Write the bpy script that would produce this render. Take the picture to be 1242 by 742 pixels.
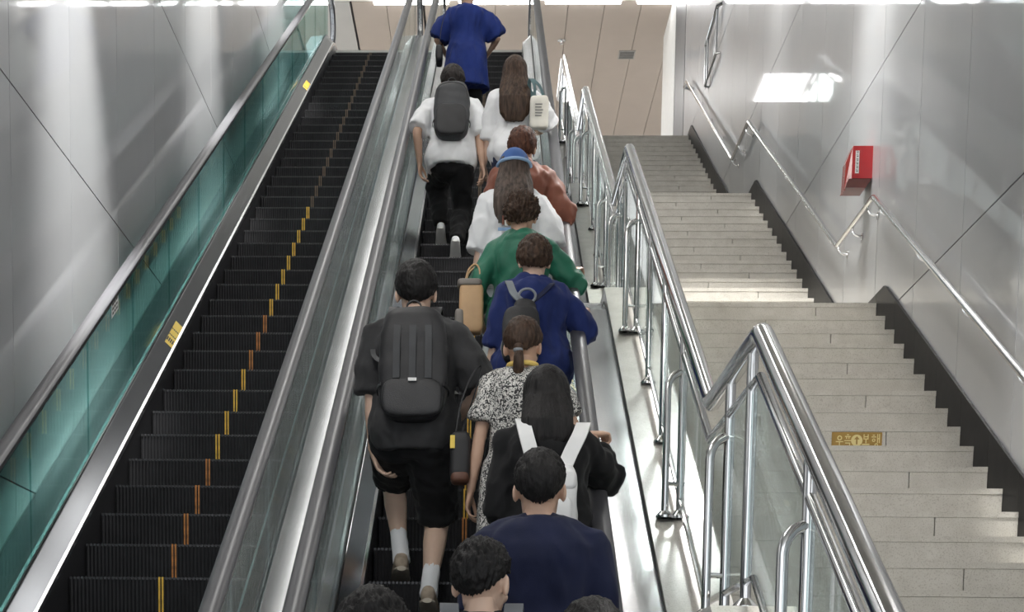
import bpy, bmesh, math, random
import numpy as np
from mathutils import Vector, Matrix
random.seed(7); RNG = np.random.default_rng(11)
SC = bpy.context.scene
COL = SC.collection
for o in list(bpy.data.objects): bpy.data.objects.remove(o)

# ------------------------------------------------------------------ camera
# world: x right, y along the run of the stairs, z up; the lens sits at the origin
def cam_axes(yaw, p, r):
    fw = Vector((math.sin(yaw)*math.cos(p), math.cos(yaw)*math.cos(p), math.sin(p)))
    rt = Vector((math.cos(yaw), -math.sin(yaw), 0)); dn = -rt.cross(fw)
    c, s = math.cos(r), math.sin(r)
    return rt*c - dn*s, rt*s + dn*c, fw
rt, dn, fw = cam_axes(math.radians(-1.944), math.radians(-6.188), math.radians(.684))
cd = bpy.data.cameras.new('camera'); cam = bpy.data.objects.new('camera', cd); COL.objects.link(cam)
cam.matrix_world = Matrix(((rt.x, -dn.x, -fw.x, 0), (rt.y, -dn.y, -fw.y, 0), (rt.z, -dn.z, -fw.z, 0), (0, 0, 0, 1)))
cd.sensor_width = 36; cd.lens = 1943.361/1242*36
cd.shift_x = (621-520.529)/1242; cd.shift_y = (1081.453-371)/1242
cd.clip_end = 200
SC.camera = cam

# ------------------------------------------------------------------ world, exposure
w = bpy.data.worlds.new('hall_light'); SC.world = w; w.use_nodes = True
bg = w.node_tree.nodes['Background']; bg.inputs[0].default_value = (.92, .96, 1, 1); bg.inputs[1].default_value = 1.0
SC.view_settings.view_transform = 'Standard'; SC.view_settings.look = 'None'
SC.view_settings.gamma = 1; SC.view_settings.exposure = 0.82; SC.view_settings.use_curve_mapping = False
SC.cycles.use_denoising = True
SC.cycles.max_bounces = 10; SC.cycles.transparent_max_bounces = 16; SC.cycles.transmission_bounces = 8
SC.cycles.sample_clamp_indirect = 6; SC.cycles.caustics_reflective = False
LAMP = dict(linear=7.4, spot=260.0, stair=46.0, panel=10.0, edge=16.0)

# ------------------------------------------------------------------ materials
def nodes(m):
    m.use_nodes = True; nt = m.node_tree; nt.nodes.clear(); return nt, nt.nodes.new, nt.links.new
MATS = {}
def mat(name, col, rough=.5, metal=0., var=.06, scale=8., bump=0., bscale=60., coat=0., coat_r=.1, spec=.5, stretch=None, sheen=0., aniso=0.):
    """principled surface whose colour and relief come from noise in object space"""
    if name in MATS: return MATS[name]
    m = bpy.data.materials.new(name); nt, N, L = nodes(m)
    out = N('ShaderNodeOutputMaterial'); b = N('ShaderNodeBsdfPrincipled'); L(b.outputs[0], out.inputs[0])
    tc = N('ShaderNodeTexCoord'); mp = N('ShaderNodeMapping'); L(tc.outputs['Object'], mp.inputs[0])
    if stretch: mp.inputs['Scale'].default_value = stretch
    n = N('ShaderNodeTexNoise'); n.inputs['Scale'].default_value = scale; n.inputs['Detail'].default_value = 3
    L(mp.outputs[0], n.inputs[0])
    r = N('ShaderNodeValToRGB'); L(n.outputs[0], r.inputs[0])
    c = [max(0, x) for x in col]
    r.color_ramp.elements[0].position = .3; r.color_ramp.elements[1].position = .7
    r.color_ramp.elements[0].color = (*[x*(1-var) for x in c], 1); r.color_ramp.elements[1].color = (*[min(1, x*(1+var)) for x in c], 1)
    L(r.outputs[0], b.inputs['Base Color'])
    b.inputs['Roughness'].default_value = rough; b.inputs['Metallic'].default_value = metal
    b.inputs['Specular IOR Level'].default_value = spec
    b.inputs['Coat Weight'].default_value = coat; b.inputs['Coat Roughness'].default_value = coat_r
    b.inputs['Sheen Weight'].default_value = sheen; b.inputs['Anisotropic'].default_value = aniso
    if bump:
        n2 = N('ShaderNodeTexNoise'); n2.inputs['Scale'].default_value = bscale; n2.inputs['Detail'].default_value = 2
        L(mp.outputs[0], n2.inputs[0])
        bp = N('ShaderNodeBump'); bp.inputs['Strength'].default_value = bump; bp.inputs['Distance'].default_value = .01
        L(n2.outputs[0], bp.inputs['Height']); L(bp.outputs[0], b.inputs['Normal'])
    MATS[name] = m; return m
def emis(name, col, st):
    m = bpy.data.materials.new(name); nt, N, L = nodes(m)
    out = N('ShaderNodeOutputMaterial'); e = N('ShaderNodeEmission'); e.inputs[0].default_value = (*col, 1); e.inputs[1].default_value = st
    L(e.outputs[0], out.inputs[0]); return m
def glass(name, tint, refl=.9):
    m = bpy.data.materials.new(name); nt, N, L = nodes(m)
    out = N('ShaderNodeOutputMaterial'); t = N('ShaderNodeBsdfTransparent'); t.inputs[0].default_value = (*tint, 1)
    g = N('ShaderNodeBsdfGlossy'); g.inputs['Roughness'].default_value = .015; g.inputs[0].default_value = (1, 1, 1, 1)
    lw = N('ShaderNodeLayerWeight'); lw.inputs[0].default_value = .5
    pw = N('ShaderNodeMath'); pw.operation = 'POWER'; pw.inputs[1].default_value = 5.; L(lw.outputs['Facing'], pw.inputs[0])
    fr = N('ShaderNodeMath'); fr.operation = 'MULTIPLY_ADD'; fr.inputs[1].default_value = refl; fr.inputs[2].default_value = .03; L(pw.outputs[0], fr.inputs[0])
    mx = N('ShaderNodeMixShader'); L(fr.outputs[0], mx.inputs[0]); L(t.outputs[0], mx.inputs[1]); L(g.outputs[0], mx.inputs[2]); L(mx.outputs[0], out.inputs[0])
    return m
def granite(name, a, b_, spot, rough=.45, sc=1., spec=.5):
    m = bpy.data.materials.new(name); nt, N, L = nodes(m)
    out = N('ShaderNodeOutputMaterial'); b = N('ShaderNodeBsdfPrincipled'); L(b.outputs[0], out.inputs[0])
    tc = N('ShaderNodeTexCoord'); oi = N('ShaderNodeObjectInfo')
    ad = N('ShaderNodeVectorMath'); ad.operation = 'ADD'; L(tc.outputs['Object'], ad.inputs[0]); L(oi.outputs['Location'], ad.inputs[1])
    n = N('ShaderNodeTexNoise'); n.inputs['Scale'].default_value = 9*sc; n.inputs['Detail'].default_value = 4; L(ad.outputs[0], n.inputs[0])
    r = N('ShaderNodeValToRGB'); L(n.outputs[0], r.inputs[0]); r.color_ramp.elements[0].position = .3; r.color_ramp.elements[1].position = .7
    r.color_ramp.elements[0].color = (*a, 1); r.color_ramp.elements[1].color = (*b_, 1)
    v = N('ShaderNodeTexNoise'); v.inputs['Scale'].default_value = 150*sc; v.inputs['Detail'].default_value = 2; L(ad.outputs[0], v.inputs[0])
    r2 = N('ShaderNodeValToRGB'); L(v.outputs[0], r2.inputs[0]); r2.color_ramp.elements[0].position = .32; r2.color_ramp.elements[1].position = .47
    r2.color_ramp.elements[0].color = (*spot, 1); r2.color_ramp.elements[1].color = (1, 1, 1, 1)
    mx = N('ShaderNodeMix'); mx.data_type = 'RGBA'; mx.blend_type = 'MULTIPLY'; mx.inputs[0].default_value = 1
    L(r.outputs[0], mx.inputs[6]); L(r2.outputs[0], mx.inputs[7]); L(mx.outputs[2], b.inputs['Base Color'])
    b.inputs['Roughness'].default_value = rough; b.inputs['Specular IOR Level'].default_value = spec
    return m
STEEL = mat('stainless_steel', (.62, .63, .64), .22, 1., .05, 3., .03, 220., stretch=(1, 1, 1))
STEEL_P = mat('polished_pipe_steel', (.66, .66, .66), .13, 1., .04, 3.)
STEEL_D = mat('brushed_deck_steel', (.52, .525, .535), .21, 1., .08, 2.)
DECK_I = mat('dimmed_inner_deck_steel', (.125, .13, .14), .17, 1., .1, 2.)  # darker copy of the deck steel, dimmer reflections put into its colour
TRIM = mat('bright_aluminium_trim', (.85, .86, .87), .2, 1., .03)
RUBBER = mat('grey_handrail_rubber', (.06, .06, .066), .36, .0, .08, 5.)
DARK = mat('black_skirt_coating', (.018, .018, .02), .4, 0, .2)
WALLM = mat('satin_grey_wall_panel', (.385, .39, .402), .40, .3, .035, 1.4, .006, 12., coat=.55, coat_r=.035)
JOINT = mat('dark_joint_backing', (.05, .05, .055), .7)
STONE = granite('speckled_beige_granite', (.53, .505, .455), (.62, .595, .545), (.74, .72, .70))
STONE_L = granite('pale_stringer_granite', (.62, .59, .535), (.70, .67, .615), (.78, .77, .75), .25)
BLACKST = granite('polished_black_granite', (.008, .008, .009), (.02, .019, .019), (.5, .5, .5), .3, spec=.04)
GLASS_G = glass('green_tinted_glass', (.66, .84, .825), .45)
GLASS_C = glass('pale_green_glass', (.89, .935, .93), .6)
BEIGE = mat('beige_ceiling_panel', (.44, .375, .325), .5, 0, .03, 2.)
GREYC = mat('grey_ceiling_panel', (.45, .44, .425), .5, 0, .03, 2.)
WHITEP = mat('white_paint', (.78, .77, .74), .45, 0, .03)
FLOORM = granite('station_floor_granite', (.58, .57, .54), (.66, .65, .62), (.7, .7, .7), .3)
FIX = mat('white_fixture_enamel', (.8, .8, .8), .4)
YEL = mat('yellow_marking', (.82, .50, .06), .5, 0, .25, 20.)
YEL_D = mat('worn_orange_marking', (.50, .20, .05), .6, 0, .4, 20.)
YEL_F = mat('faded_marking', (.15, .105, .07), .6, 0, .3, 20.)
YST = mat('yellow_sticker', (.85, .62, .10), .4, 0, .05)
INK = mat('black_print', (.03, .025, .02), .5)
WST = mat('white_sticker', (.75, .75, .74), .4, 0, .03)
LIN = emis('fluorescent_glow', (1, .985, .95), LAMP['linear'])
PAN = emis('panel_glow', (1, .99, .97), LAMP['panel'])
PANW = emis('warm_panel_glow', (1, .86, .70), LAMP['panel']*.5)
EDGE = emis('edge_tube_glow', (1, 1, 1), LAMP['edge'])

# ------------------------------------------------------------------ object helpers
def link(o, parent=None):
    COL.objects.link(o)
    if parent is not None: o.parent = parent
    return o
def tag(o, label, cat=None, group=None, kind=None):
    if label: o['label'] = label
    if cat: o['category'] = cat
    if group: o['group'] = group
    if kind: o['kind'] = kind
    return o
def empty(name, loc, label, cat, group=None, parent=None):
    o = bpy.data.objects.new(name, None); o.location = loc; o.empty_display_size = .1; link(o, parent)
    return tag(o, label, cat, group)
def ob(name, me, m=None, parent=None, loc=None, smooth=False):
    if m is not None and not len(me.materials):
        for x in (m if isinstance(m, (list, tuple)) else [m]): me.materials.append(x)
    if smooth:
        for p in me.polygons: p.use_smooth = True
    o = bpy.data.objects.new(name, me); link(o, parent)
    if loc is not None: o.location = loc
    return o
def mesh(name, v, f, mi=None):
    me = bpy.data.meshes.new(name); me.from_pydata([tuple(map(float, x)) for x in v], [], f); me.update()
    bm = bmesh.new(); bm.from_mesh(me); bmesh.ops.recalc_face_normals(bm, faces=bm.faces); bm.to_mesh(me); bm.free()
    if mi is not None:
        me.polygons.foreach_set('material_index', mi)
    return me
class MB:
    """collects shapes into one mesh"""
    def __init__(s): s.v = []; s.f = []; s.mi = []; s.m = 0
    def add(s, v, f):
        n = len(s.v); s.v += [tuple(x) for x in v]; s.f += [tuple(i+n for i in q) for q in f]; s.mi += [s.m]*len(f); return s
    def box(s, a, b):
        x0, y0, z0 = a; x1, y1, z1 = b
        return s.add([(x0,y0,z0),(x1,y0,z0),(x1,y1,z0),(x0,y1,z0),(x0,y0,z1),(x1,y0,z1),(x1,y1,z1),(x0,y1,z1)],
                     [(0,3,2,1),(4,5,6,7),(0,1,5,4),(1,2,6,5),(2,3,7,6),(3,0,4,7)])
    def prism(s, yz, x0, x1):
        """polygon in (y,z) extruded along x"""
        n = len(yz); v = [(x0, y, z) for y, z in yz]+[(x1, y, z) for y, z in yz]
        f = [tuple(range(n)), tuple(range(2*n-1, n-1, -1))]+[(i, n+i, n+(i+1) % n, (i+1) % n) for i in range(n)]
        return s.add(v, f)
    def ribbon(s, path, prof, closed_prof=True):
        """profile (x, n) swept along a path of (y,z) points, n along the path normal"""
        P = [Vector((0, y, z)) for y, z in path]; n = len(P); k = len(prof); v = []
        for i in range(n):
            t = (P[min(i+1, n-1)]-P[max(i-1, 0)]).normalized(); nr = Vector((0, -t.z, t.y))
            if 0 < i < n-1:
                t1 = (P[i]-P[i-1]).normalized(); c = max(.5, t1.dot(t)); nr = nr/c
            for x, q in prof: v.append(P[i]+Vector((x, 0, 0))+nr*q)
        f = []
        for i in range(n-1):
            for j in range(k if closed_prof else k-1):
                f.append((i*k+j, i*k+(j+1) % k, (i+1)*k+(j+1) % k, (i+1)*k+j))
        if closed_prof: f += [tuple(range(k-1, -1, -1)), tuple(range((n-1)*k, n*k))]
        return s.add(v, f)
    def ribbonz(s, path, prof):
        """profile (x, dz) swept along (y,z): offsets stay vertical, so ends stay plumb"""
        k = len(prof); n = len(path); v = [(x, y, z+q) for y, z in path for x, q in prof]
        f = [(i*k+j, i*k+(j+1) % k, (i+1)*k+(j+1) % k, (i+1)*k+j) for i in range(n-1) for j in range(k)]
        f += [tuple(range(k-1, -1, -1)), tuple(range((n-1)*k, n*k))]
        return s.add(v, f)
    def tube(s, pts, r, seg=10, cap=True):
        P = [Vector(p) for p in pts]; n = len(P); R = r if isinstance(r, (list, tuple)) else [r]*n
        T = [(P[min(i+1, n-1)]-P[max(i-1, 0)]).normalized() for i in range(n)]
        up = Vector((0, 0, 1)) if abs(T[0].z) < .9 else Vector((1, 0, 0))
        a = T[0].cross(up).normalized(); v = []
        for i in range(n):
            a = (a-T[i]*a.dot(T[i])).normalized(); b = T[i].cross(a)
            k = 1.
            if 0 < i < n-1: k = 1/max(.4, T[i].dot((P[i]-P[i-1]).normalized()))
            for j in range(seg):
                q = 2*math.pi*j/seg; v.append(P[i]+(a*math.cos(q)+b*math.sin(q))*R[i]*(k if k < 1.3 else 1.3))
        f = [(i*seg+j, i*seg+(j+1) % seg, (i+1)*seg+(j+1) % seg, (i+1)*seg+j) for i in range(n-1) for j in range(seg)]
        if cap: f += [tuple(range(seg-1, -1, -1)), tuple(range((n-1)*seg, n*seg))]
        return s.add(v, f)
    def lathe(s, c, prof, seg=14, axis='z'):
        v = []
        for r, z in prof:
            for j in range(seg):
                q = 2*math.pi*j/seg; x, y = r*math.cos(q), r*math.sin(q)
                v.append((c[0]+x, c[1]+y, c[2]+z) if axis == 'z' else (c[0]+z, c[1]+x, c[2]+y) if axis == 'x' else (c[0]+x, c[1]+z, c[2]+y))
        n = len(prof)
        f = [(i*seg+j, i*seg+(j+1) % seg, (i+1)*seg+(j+1) % seg, (i+1)*seg+j) for i in range(n-1) for j in range(seg)]
        f += [tuple(range(seg-1, -1, -1)), tuple(range((n-1)*seg, n*seg))]
        return s.add(v, f)
    def me(s, name): return mesh(name, s.v, s.f, s.mi)
    def build(s, name, m, parent=None, smooth=False, loc=None):
        o = ob(name, s.me(name), m, parent, loc)
        if smooth: autosmooth(o)
        return o
def autosmooth(o, ang=40):
    me = o.data
    bm = bmesh.new(); bm.from_mesh(me); a = math.radians(ang)
    for e in bm.edges: e.smooth = not (len(e.link_faces) == 2 and e.calc_face_angle(0) > a)
    for f in bm.faces: f.smooth = True
    bm.to_mesh(me); bm.free()
def arc(c, r, a0, a1, n=8): return [(c[0]+r*math.cos(a0+(a1-a0)*i/n), c[1]+r*math.sin(a0+(a1-a0)*i/n)) for i in range(n+1)]

# ------------------------------------------------------------------ dimensions
T30 = math.tan(math.radians(30)); FL = -1.434; TOPS = 8.331; TOPE = 8.80
XL, XR = -2.43, 2.79
BASE = [(-.5, FL), (2.83, FL), (5.95, .315), (7.246, .315), (12.074, 3.018), (13.272, 3.018), (18.10, 5.667), (19.252, 5.667), (24.08, TOPS), (30, TOPS)]
def base(d):
    for (a, b), (c, e) in zip(BASE, BASE[1:]):
        if d <= c: return b+(e-b)*(d-a)/(c-a)
    return TOPS
def offs(dz, lo, hi): return [(lo, base(lo)+dz)]+[(d, z+dz) for d, z in BASE if lo < d < hi]+[(hi, base(hi)+dz)]
def ceil_h(d): return max(2.9, min(12.3, T30*(d-7)+4.0))

# ------------------------------------------------------------------ setting
tag(MB().box((-4, -3, FL-.2), (5, 3.0, FL)).build('floor', FLOORM), 'grey granite floor at the foot of the escalators', kind='structure')
tag(MB().box((-7, 22.3, TOPE-.3), (.55, 46, TOPE)).build('floor_upper', FLOORM), 'upper concourse floor at the head of the escalators', kind='structure')
tag(MB().box((.55, 24.1, TOPS-.3), (9, 46, TOPS)).build('floor_upper_stairs', FLOORM), 'upper concourse floor at the head of the stairs', kind='structure')
ds = [-1, 7-1.1/T30, 7+8.3/T30, 27.0]
m = MB(); hs = [ceil_h(d) for d in ds]
m.prism([(d, h) for d, h in zip(ds, hs)]+[(d, h+.15) for d, h in reversed(list(zip(ds, hs)))], XL-.1, XR+.1)
tag(m.build('ceiling', WHITEP), 'sloping white ceiling over the escalators and stairs', kind='structure')
# upper concourse ceiling: strips running away from the stairs
cu = tag(MB().box((-7, 26.9, 11.42), (9, 46, 11.6)).build('ceiling_upper', JOINT), 'beige strip ceiling of the upper concourse', kind='structure')
x = .556
cuts = []
while x > -7: x -= .583
while x < 9:
    cuts.append(x); x += .583
shared = {}
for x in cuts:
    mx = BEIGE if x > -2.65 else GREYC
    slot = any(abs(x-s) < .3 for s in (-2.6, -1.19, .556))
    a = .035 if slot else .004
    key = (slot, mx.name)
    if key not in shared: shared[key] = MB().box((a, 0, 0), (.583-.004, 19.0, .06)).me('ceiling_panel')
    ob('ceiling_panel', shared[key], mx, cu, (x, 26.92, 11.36))
m = MB().box((-7, 26.8, 11.36), (9, 26.9, 12.3)); tag(m.build('trim_1', WHITEP), 'white fascia edge of the upper ceiling', kind='structure')
# concourse back and side walls, far off
tag(MB().box((-7, 46, 8), (9, 46.2, 11.5)).build('wall_back', WHITEP), 'white far wall of the upper concourse', kind='structure')

def panel_wall(name, x, sgn, d0, d1, p0, dp, h0, hp, label, htop):
    w_ = tag(MB().box((min(x+sgn*.03, x+sgn*.14), d0, FL-.1), (max(x+sgn*.03, x+sgn*.14), d1, htop)).build(name, JOINT), label, kind='structure')
    full = {}
    k = math.floor((d0-p0)/dp)
    while p0+k*dp < d1:
        a, b = max(d0, p0+k*dp)+.003, min(d1, p0+(k+1)*dp)-.003; k += 1
        if b-a < .05: continue
        j = math.floor((FL-h0)/hp)
        while h0+j*hp < htop:
            lo, hi = max(FL-.05, h0+j*hp)+.0045, min(htop, h0+(j+1)*hp)-.0045; j += 1
            if hi < base(a)-.3 or lo > ceil_h(b)+.3: continue
            key = (round(b-a, 3), round(hi-lo, 3))
            if key not in full:
                full[key] = MB().box((min(0, sgn*.03), 0, 0), (max(0, sgn*.03), b-a, hi-lo)).me('wall_panel')
            ob('wall_panel', full[key], WALLM, w_, (x, a, lo))
    return w_
panel_wall('wall_left', XL, -1, 1.5, 21.4, 8.32, 1.19, 3.14, 1.97, 'satin grey metal panel wall left of the escalators', 12.0)
panel_wall('wall_right', XR, 1, 1.5, 25.0, 8.909, 1.102, 2.893, 1.835, 'satin grey metal panel wall right of the stairs', 12.0)
# portal at the head of the stairs
DGREY = mat('dark_grey_frame', (.16, .16, .165), .4, .3)
tag(MB().box((XR, 25.06, TOPS), (XR+.3, 26.35, 12.0)).build('trim_2', DGREY), 'dark grey upright frame where the right wall ends', kind='structure')
tag(MB().box((XR, 26.4, TOPS), (XR+.3, 28.3, 11.36)).build('trim_3', WHITEP), 'white upright pillar beyond the dark frame', kind='structure')

# ---- stairs
st = MB()
lo = [(5.95, .315), (7.53, .315)]
prof = []
flights = [('a', 2.83+.284, FL, 11, .159), ('b', 7.53, .315, 17, .159), ('c', 13.556, 3.018, 17, (5.667-3.018)/17), ('d', 19.536, 5.667, 17, (TOPS-5.667)/17)]
SX0, SX1 = 1.12, XR+.02
steps = []
for fl, d0, h0, n, r in flights:
    for k in range(n): steps.append((fl, d0+.284*k, h0+r*k, r, k))
pts = []
for fl, d, h, r, k in steps: pts += [(d+.03, h-.005), (d+.03, h+r-.035)]
pts += [(25, TOPS-.04), (25, -2), (3, -2)]
stair = tag(MB().prism(pts, SX0, SX1).build('staircase', mat('concrete_core', (.3, .29, .27), .8)), 'beige granite staircase with landings beside the escalators', kind='structure')
rm, tm = {}, {}
for fl, d, h, r, k in steps:
    odd = k % 2
    xs = [SX0, 2.34 if not odd else 1.935, XR]
    if (fl) not in tm: tm[fl] = MB().box((SX0, -.004, -.03), (XR, .31, 0)).me('tread_slab')
    ob('tread_slab', tm[fl], STONE, stair, (0, d, h+r))
    for i in (0, 1):
        key = (fl, odd, i)
        if key not in rm: rm[key] = MB().box((xs[i]+(.0025 if i else 0), 0, 0), (xs[i+1]-(0 if i else .0025), .035, r-.032)).me('riser_slab')
        ob('riser_slab', rm[key], STONE, stair, (0, d, h+.001))
for a, b, h in ((6.2, 7.54, .315), (12.32, 13.57, 3.018), (18.35, 19.55, 5.667)):
    n = 2
    for i in range(n):
        for j in (0, 1):
            w2 = (b-a)/n
            MB().box((SX0+j*.83+.002, a+i*w2+.002, h-.03), (SX0+.83+j*.84-.002, a+(i+1)*w2-.002, h)).build('landing_slab', STONE, stair)
# black polished skirting along the right wall
bb = tag(MB().ribbonz(offs(-.02, 3, 25), [(XR-.006, -.3), (XR-.004, -.3), (XR-.004, 0), (XR-.006, 0)]).build('baseboard_right', BLACKST), 'polished black granite skirting stepping up the right wall', kind='structure')
def skirt_top(d):
    b0 = base(d)
    sl = [(2.83, 5.95), (7.246, 12.074), (13.272, 18.10), (19.252, 24.08)]
    fl_h = [.315, 3.018, 5.667, TOPS]
    for (a, c), h in zip(sl, fl_h):
        if a-.35 <= d <= c:
            s0 = base(max(d, a)) if d >= a else base(a)+(d-a)*.56
            return max(min(s0+.195, h+.07), b0+.07) if d >= a else max(b0+.07, s0+.195)
    return b0+.07
d = 3.0
brk = [2.83, 5.95, 7.246, 12.074, 13.272, 18.10, 19.252, 24.08]
while d < 24.9:
    e = min(25, d+.568); m = 8
    top = [(d+.001+(e-d-.002)*i/m, skirt_top(d+(e-d)*i/m)) for i in range(m+1)]
    bot = [(e-.001, base(e)-.32), (d+.001, base(d)-.32)]
    MB().prism(top+bot, XR-.018, XR-.002).build('skirting_slab', BLACKST, bb); d = e

# pale granite stringer between stairs and escalator, and the steel cover strip beside it
sg = tag(MB().ribbonz(offs(.08, 2.9, 25), [(.812, -1.2), (1.118, -1.2), (1.118, 0), (.812, 0)]).build('trim_4', STONE_L), 'pale granite stringer under the stair railing', kind='structure')
path = offs(.105, 2.9, 25)
seg_d = []
for (a, za), (b, zb) in zip(path, path[1:]):
    n = max(1, round((b-a)/1.2))
    for i in range(n):
        y0, y1 = a+(b-a)*i/n, a+(b-a)*(i+1)/n; z0, z1 = za+(zb-za)*i/n, za+(zb-za)*(i+1)/n
        MB().prism([(y0+.002, z0), (y1-.002, z1), (y1-.002, z1-.024), (y0+.002, z0-.024)], .81, 1.12).build('coping_slab', STONE_L, sg)
cover = []
for a, za in offs(.055, 2.9, 25):
    cover.append((a, za))
cv2 = []
for i, (a, za) in enumerate(cover):
    if 0 < i < len(cover)-1 and cover[i+1][1]-za < .01 and za-cover[i-1][1] > .2:
        cv2 += [(a-.33, za-.33*.56), (a-.02, za-.075), (a, za-.06)]
    else: cv2.append((a, za))
tag(MB().ribbonz(cv2, [(.575, -.9), (.575, -.01), (.583, 0), (.803, 0), (.806, .012), (.81, .012), (.81, -.9)]).build('trim_5', mat('cover_strip_steel', (.40, .405, .415), .24, 1., .08, 2.)), 'brushed steel cover strip between escalator and stringer', kind='structure')
# ------------------------------------------------------------------ escalators
def step_path(y0, y1, off=0., n=6):
    """nosing path from the lower flat to the upper flat, with eased bends, raised by off"""
    pts = [(y0, FL)]
    yb = 7+FL/T30; yt = 7+TOPE/T30
    R = 1.0; tl = R*math.tan(math.radians(15)); c = (yb-tl, FL+R)
    pts += [(c[0]+R*math.sin(math.radians(30*i/n)), c[1]-R*math.cos(math.radians(30*i/n))) for i in range(n+1)]
    R = 1.5; tl = R*math.tan(math.radians(15)); c = (yt+tl, TOPE-R)
    pts += [(c[0]-R*math.sin(math.radians(30*(1-i/n))), c[1]+R*math.cos(math.radians(30*(1-i/n)))) for i in range(n+1)]
    pts.append((y1, TOPE))
    return [(y, z+off) for y, z in pts]
def pz(path, y):
    for (a, b), (c, e) in zip(path, path[1:]):
        if a <= y <= c: return b+(e-b)*(y-a)/(c-a)
    return path[0][1] if y < path[0][0] else path[-1][1]
SP = step_path(2.6, 23.6)
def walk(path, y_ref, ds):
    """points spaced ds along the path such that one falls at y_ref"""
    L = [0]
    for (a, b), (c, e) in zip(path, path[1:]): L.append(L[-1]+math.hypot(c-a, e-b))
    sref = None
    for i, ((a, b), (c, e)) in enumerate(zip(path, path[1:])):
        if a <= y_ref <= c: sref = L[i]+(L[i+1]-L[i])*(y_ref-a)/(c-a)
    out = []; s = sref-math.floor(sref/ds)*ds
    while s < L[-1]:
        for i in range(len(path)-1):
            if L[i] <= s <= L[i+1]:
                f = (s-L[i])/(L[i+1]-L[i]); out.append((path[i][0]+(path[i+1][0]-path[i][0])*f, path[i][1]+(path[i+1][1]-path[i][1])*f)); break
        s += ds
    return out
def ribbed():
    m = bpy.data.materials.new('ribbed_black_step'); nt, N, L = nodes(m)
    out = N('ShaderNodeOutputMaterial'); b = N('ShaderNodeBsdfPrincipled'); L(b.outputs[0], out.inputs[0])
    tc = N('ShaderNodeTexCoord'); wv = N('ShaderNodeTexWave'); wv.inputs['Scale'].default_value = 16; wv.inputs['Distortion'].default_value = 0
    L(tc.outputs['Object'], wv.inputs[0])
    n = N('ShaderNodeTexNoise'); n.inputs['Scale'].default_value = 14; oi = N('ShaderNodeObjectInfo')
    ad = N('ShaderNodeVectorMath'); ad.operation = 'ADD'; L(tc.outputs['Object'], ad.inputs[0]); L(oi.outputs['Location'], ad.inputs[1]); L(ad.outputs[0], n.inputs[0])
    r = N('ShaderNodeValToRGB'); L(n.outputs[0], r.inputs[0]); r.color_ramp.elements[0].color = (.009, .009, .010, 1); r.color_ramp.elements[1].color = (.022, .022, .025, 1)
    L(r.outputs[0], b.inputs['Base Color']); b.inputs['Roughness'].default_value = .55; b.inputs['Specular IOR Level'].default_value = .25
    bp = N('ShaderNodeBump'); bp.inputs['Strength'].default_value = .7; bp.inputs['Distance'].default_value = .006
    L(wv.outputs['Color'], bp.inputs['Height']); L(bp.outputs[0], b.inputs['Normal'])
    return m
RIB = ribbed(); EDGEM = mat('lit_step_edge', (.05, .05, .054), .35, .5, .4, 40.)  # edge colour is lighter grey, painting in the light along the tread edge
SW = .470
m_ = MB(); m_.box((-SW, 0, -.236), (SW, .4, -.006)); m_.m = 1
NR = 48
for i in range(NR):                                   # cleats along the step edge
    xa = -SW+2*SW*i/NR; m_.box((xa+.002, -.003, -.012), (xa+2*SW/NR-.005, .4, 0))
STEP_ME = m_.me('step'); STEP_ME.materials.append(RIB); STEP_ME.materials.append(EDGEM)
stripe_me = []
for mm in (YEL, YEL_D, YEL_F):
    q = MB().box((-.0045, -.0055, -.228), (.0045, -.0005, .001)); q.box((-.0045, -.0055, .0002), (.0045, .05, .001))
    e = q.me('stripe'); e.materials.append(mm); stripe_me.append(e)
def rail_path():
    p = step_path(3.3, 23.0, .897, 10)
    a = [(3.3+.27*math.cos(math.radians(q)), FL+.627+.27*math.sin(math.radians(q))) for q in range(270, 90, -18)]
    b = [(23.0+.27*math.cos(math.radians(q)), TOPE+.627+.27*math.sin(math.radians(q))) for q in range(72, -91, -18)]
    return a+p+b
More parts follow.
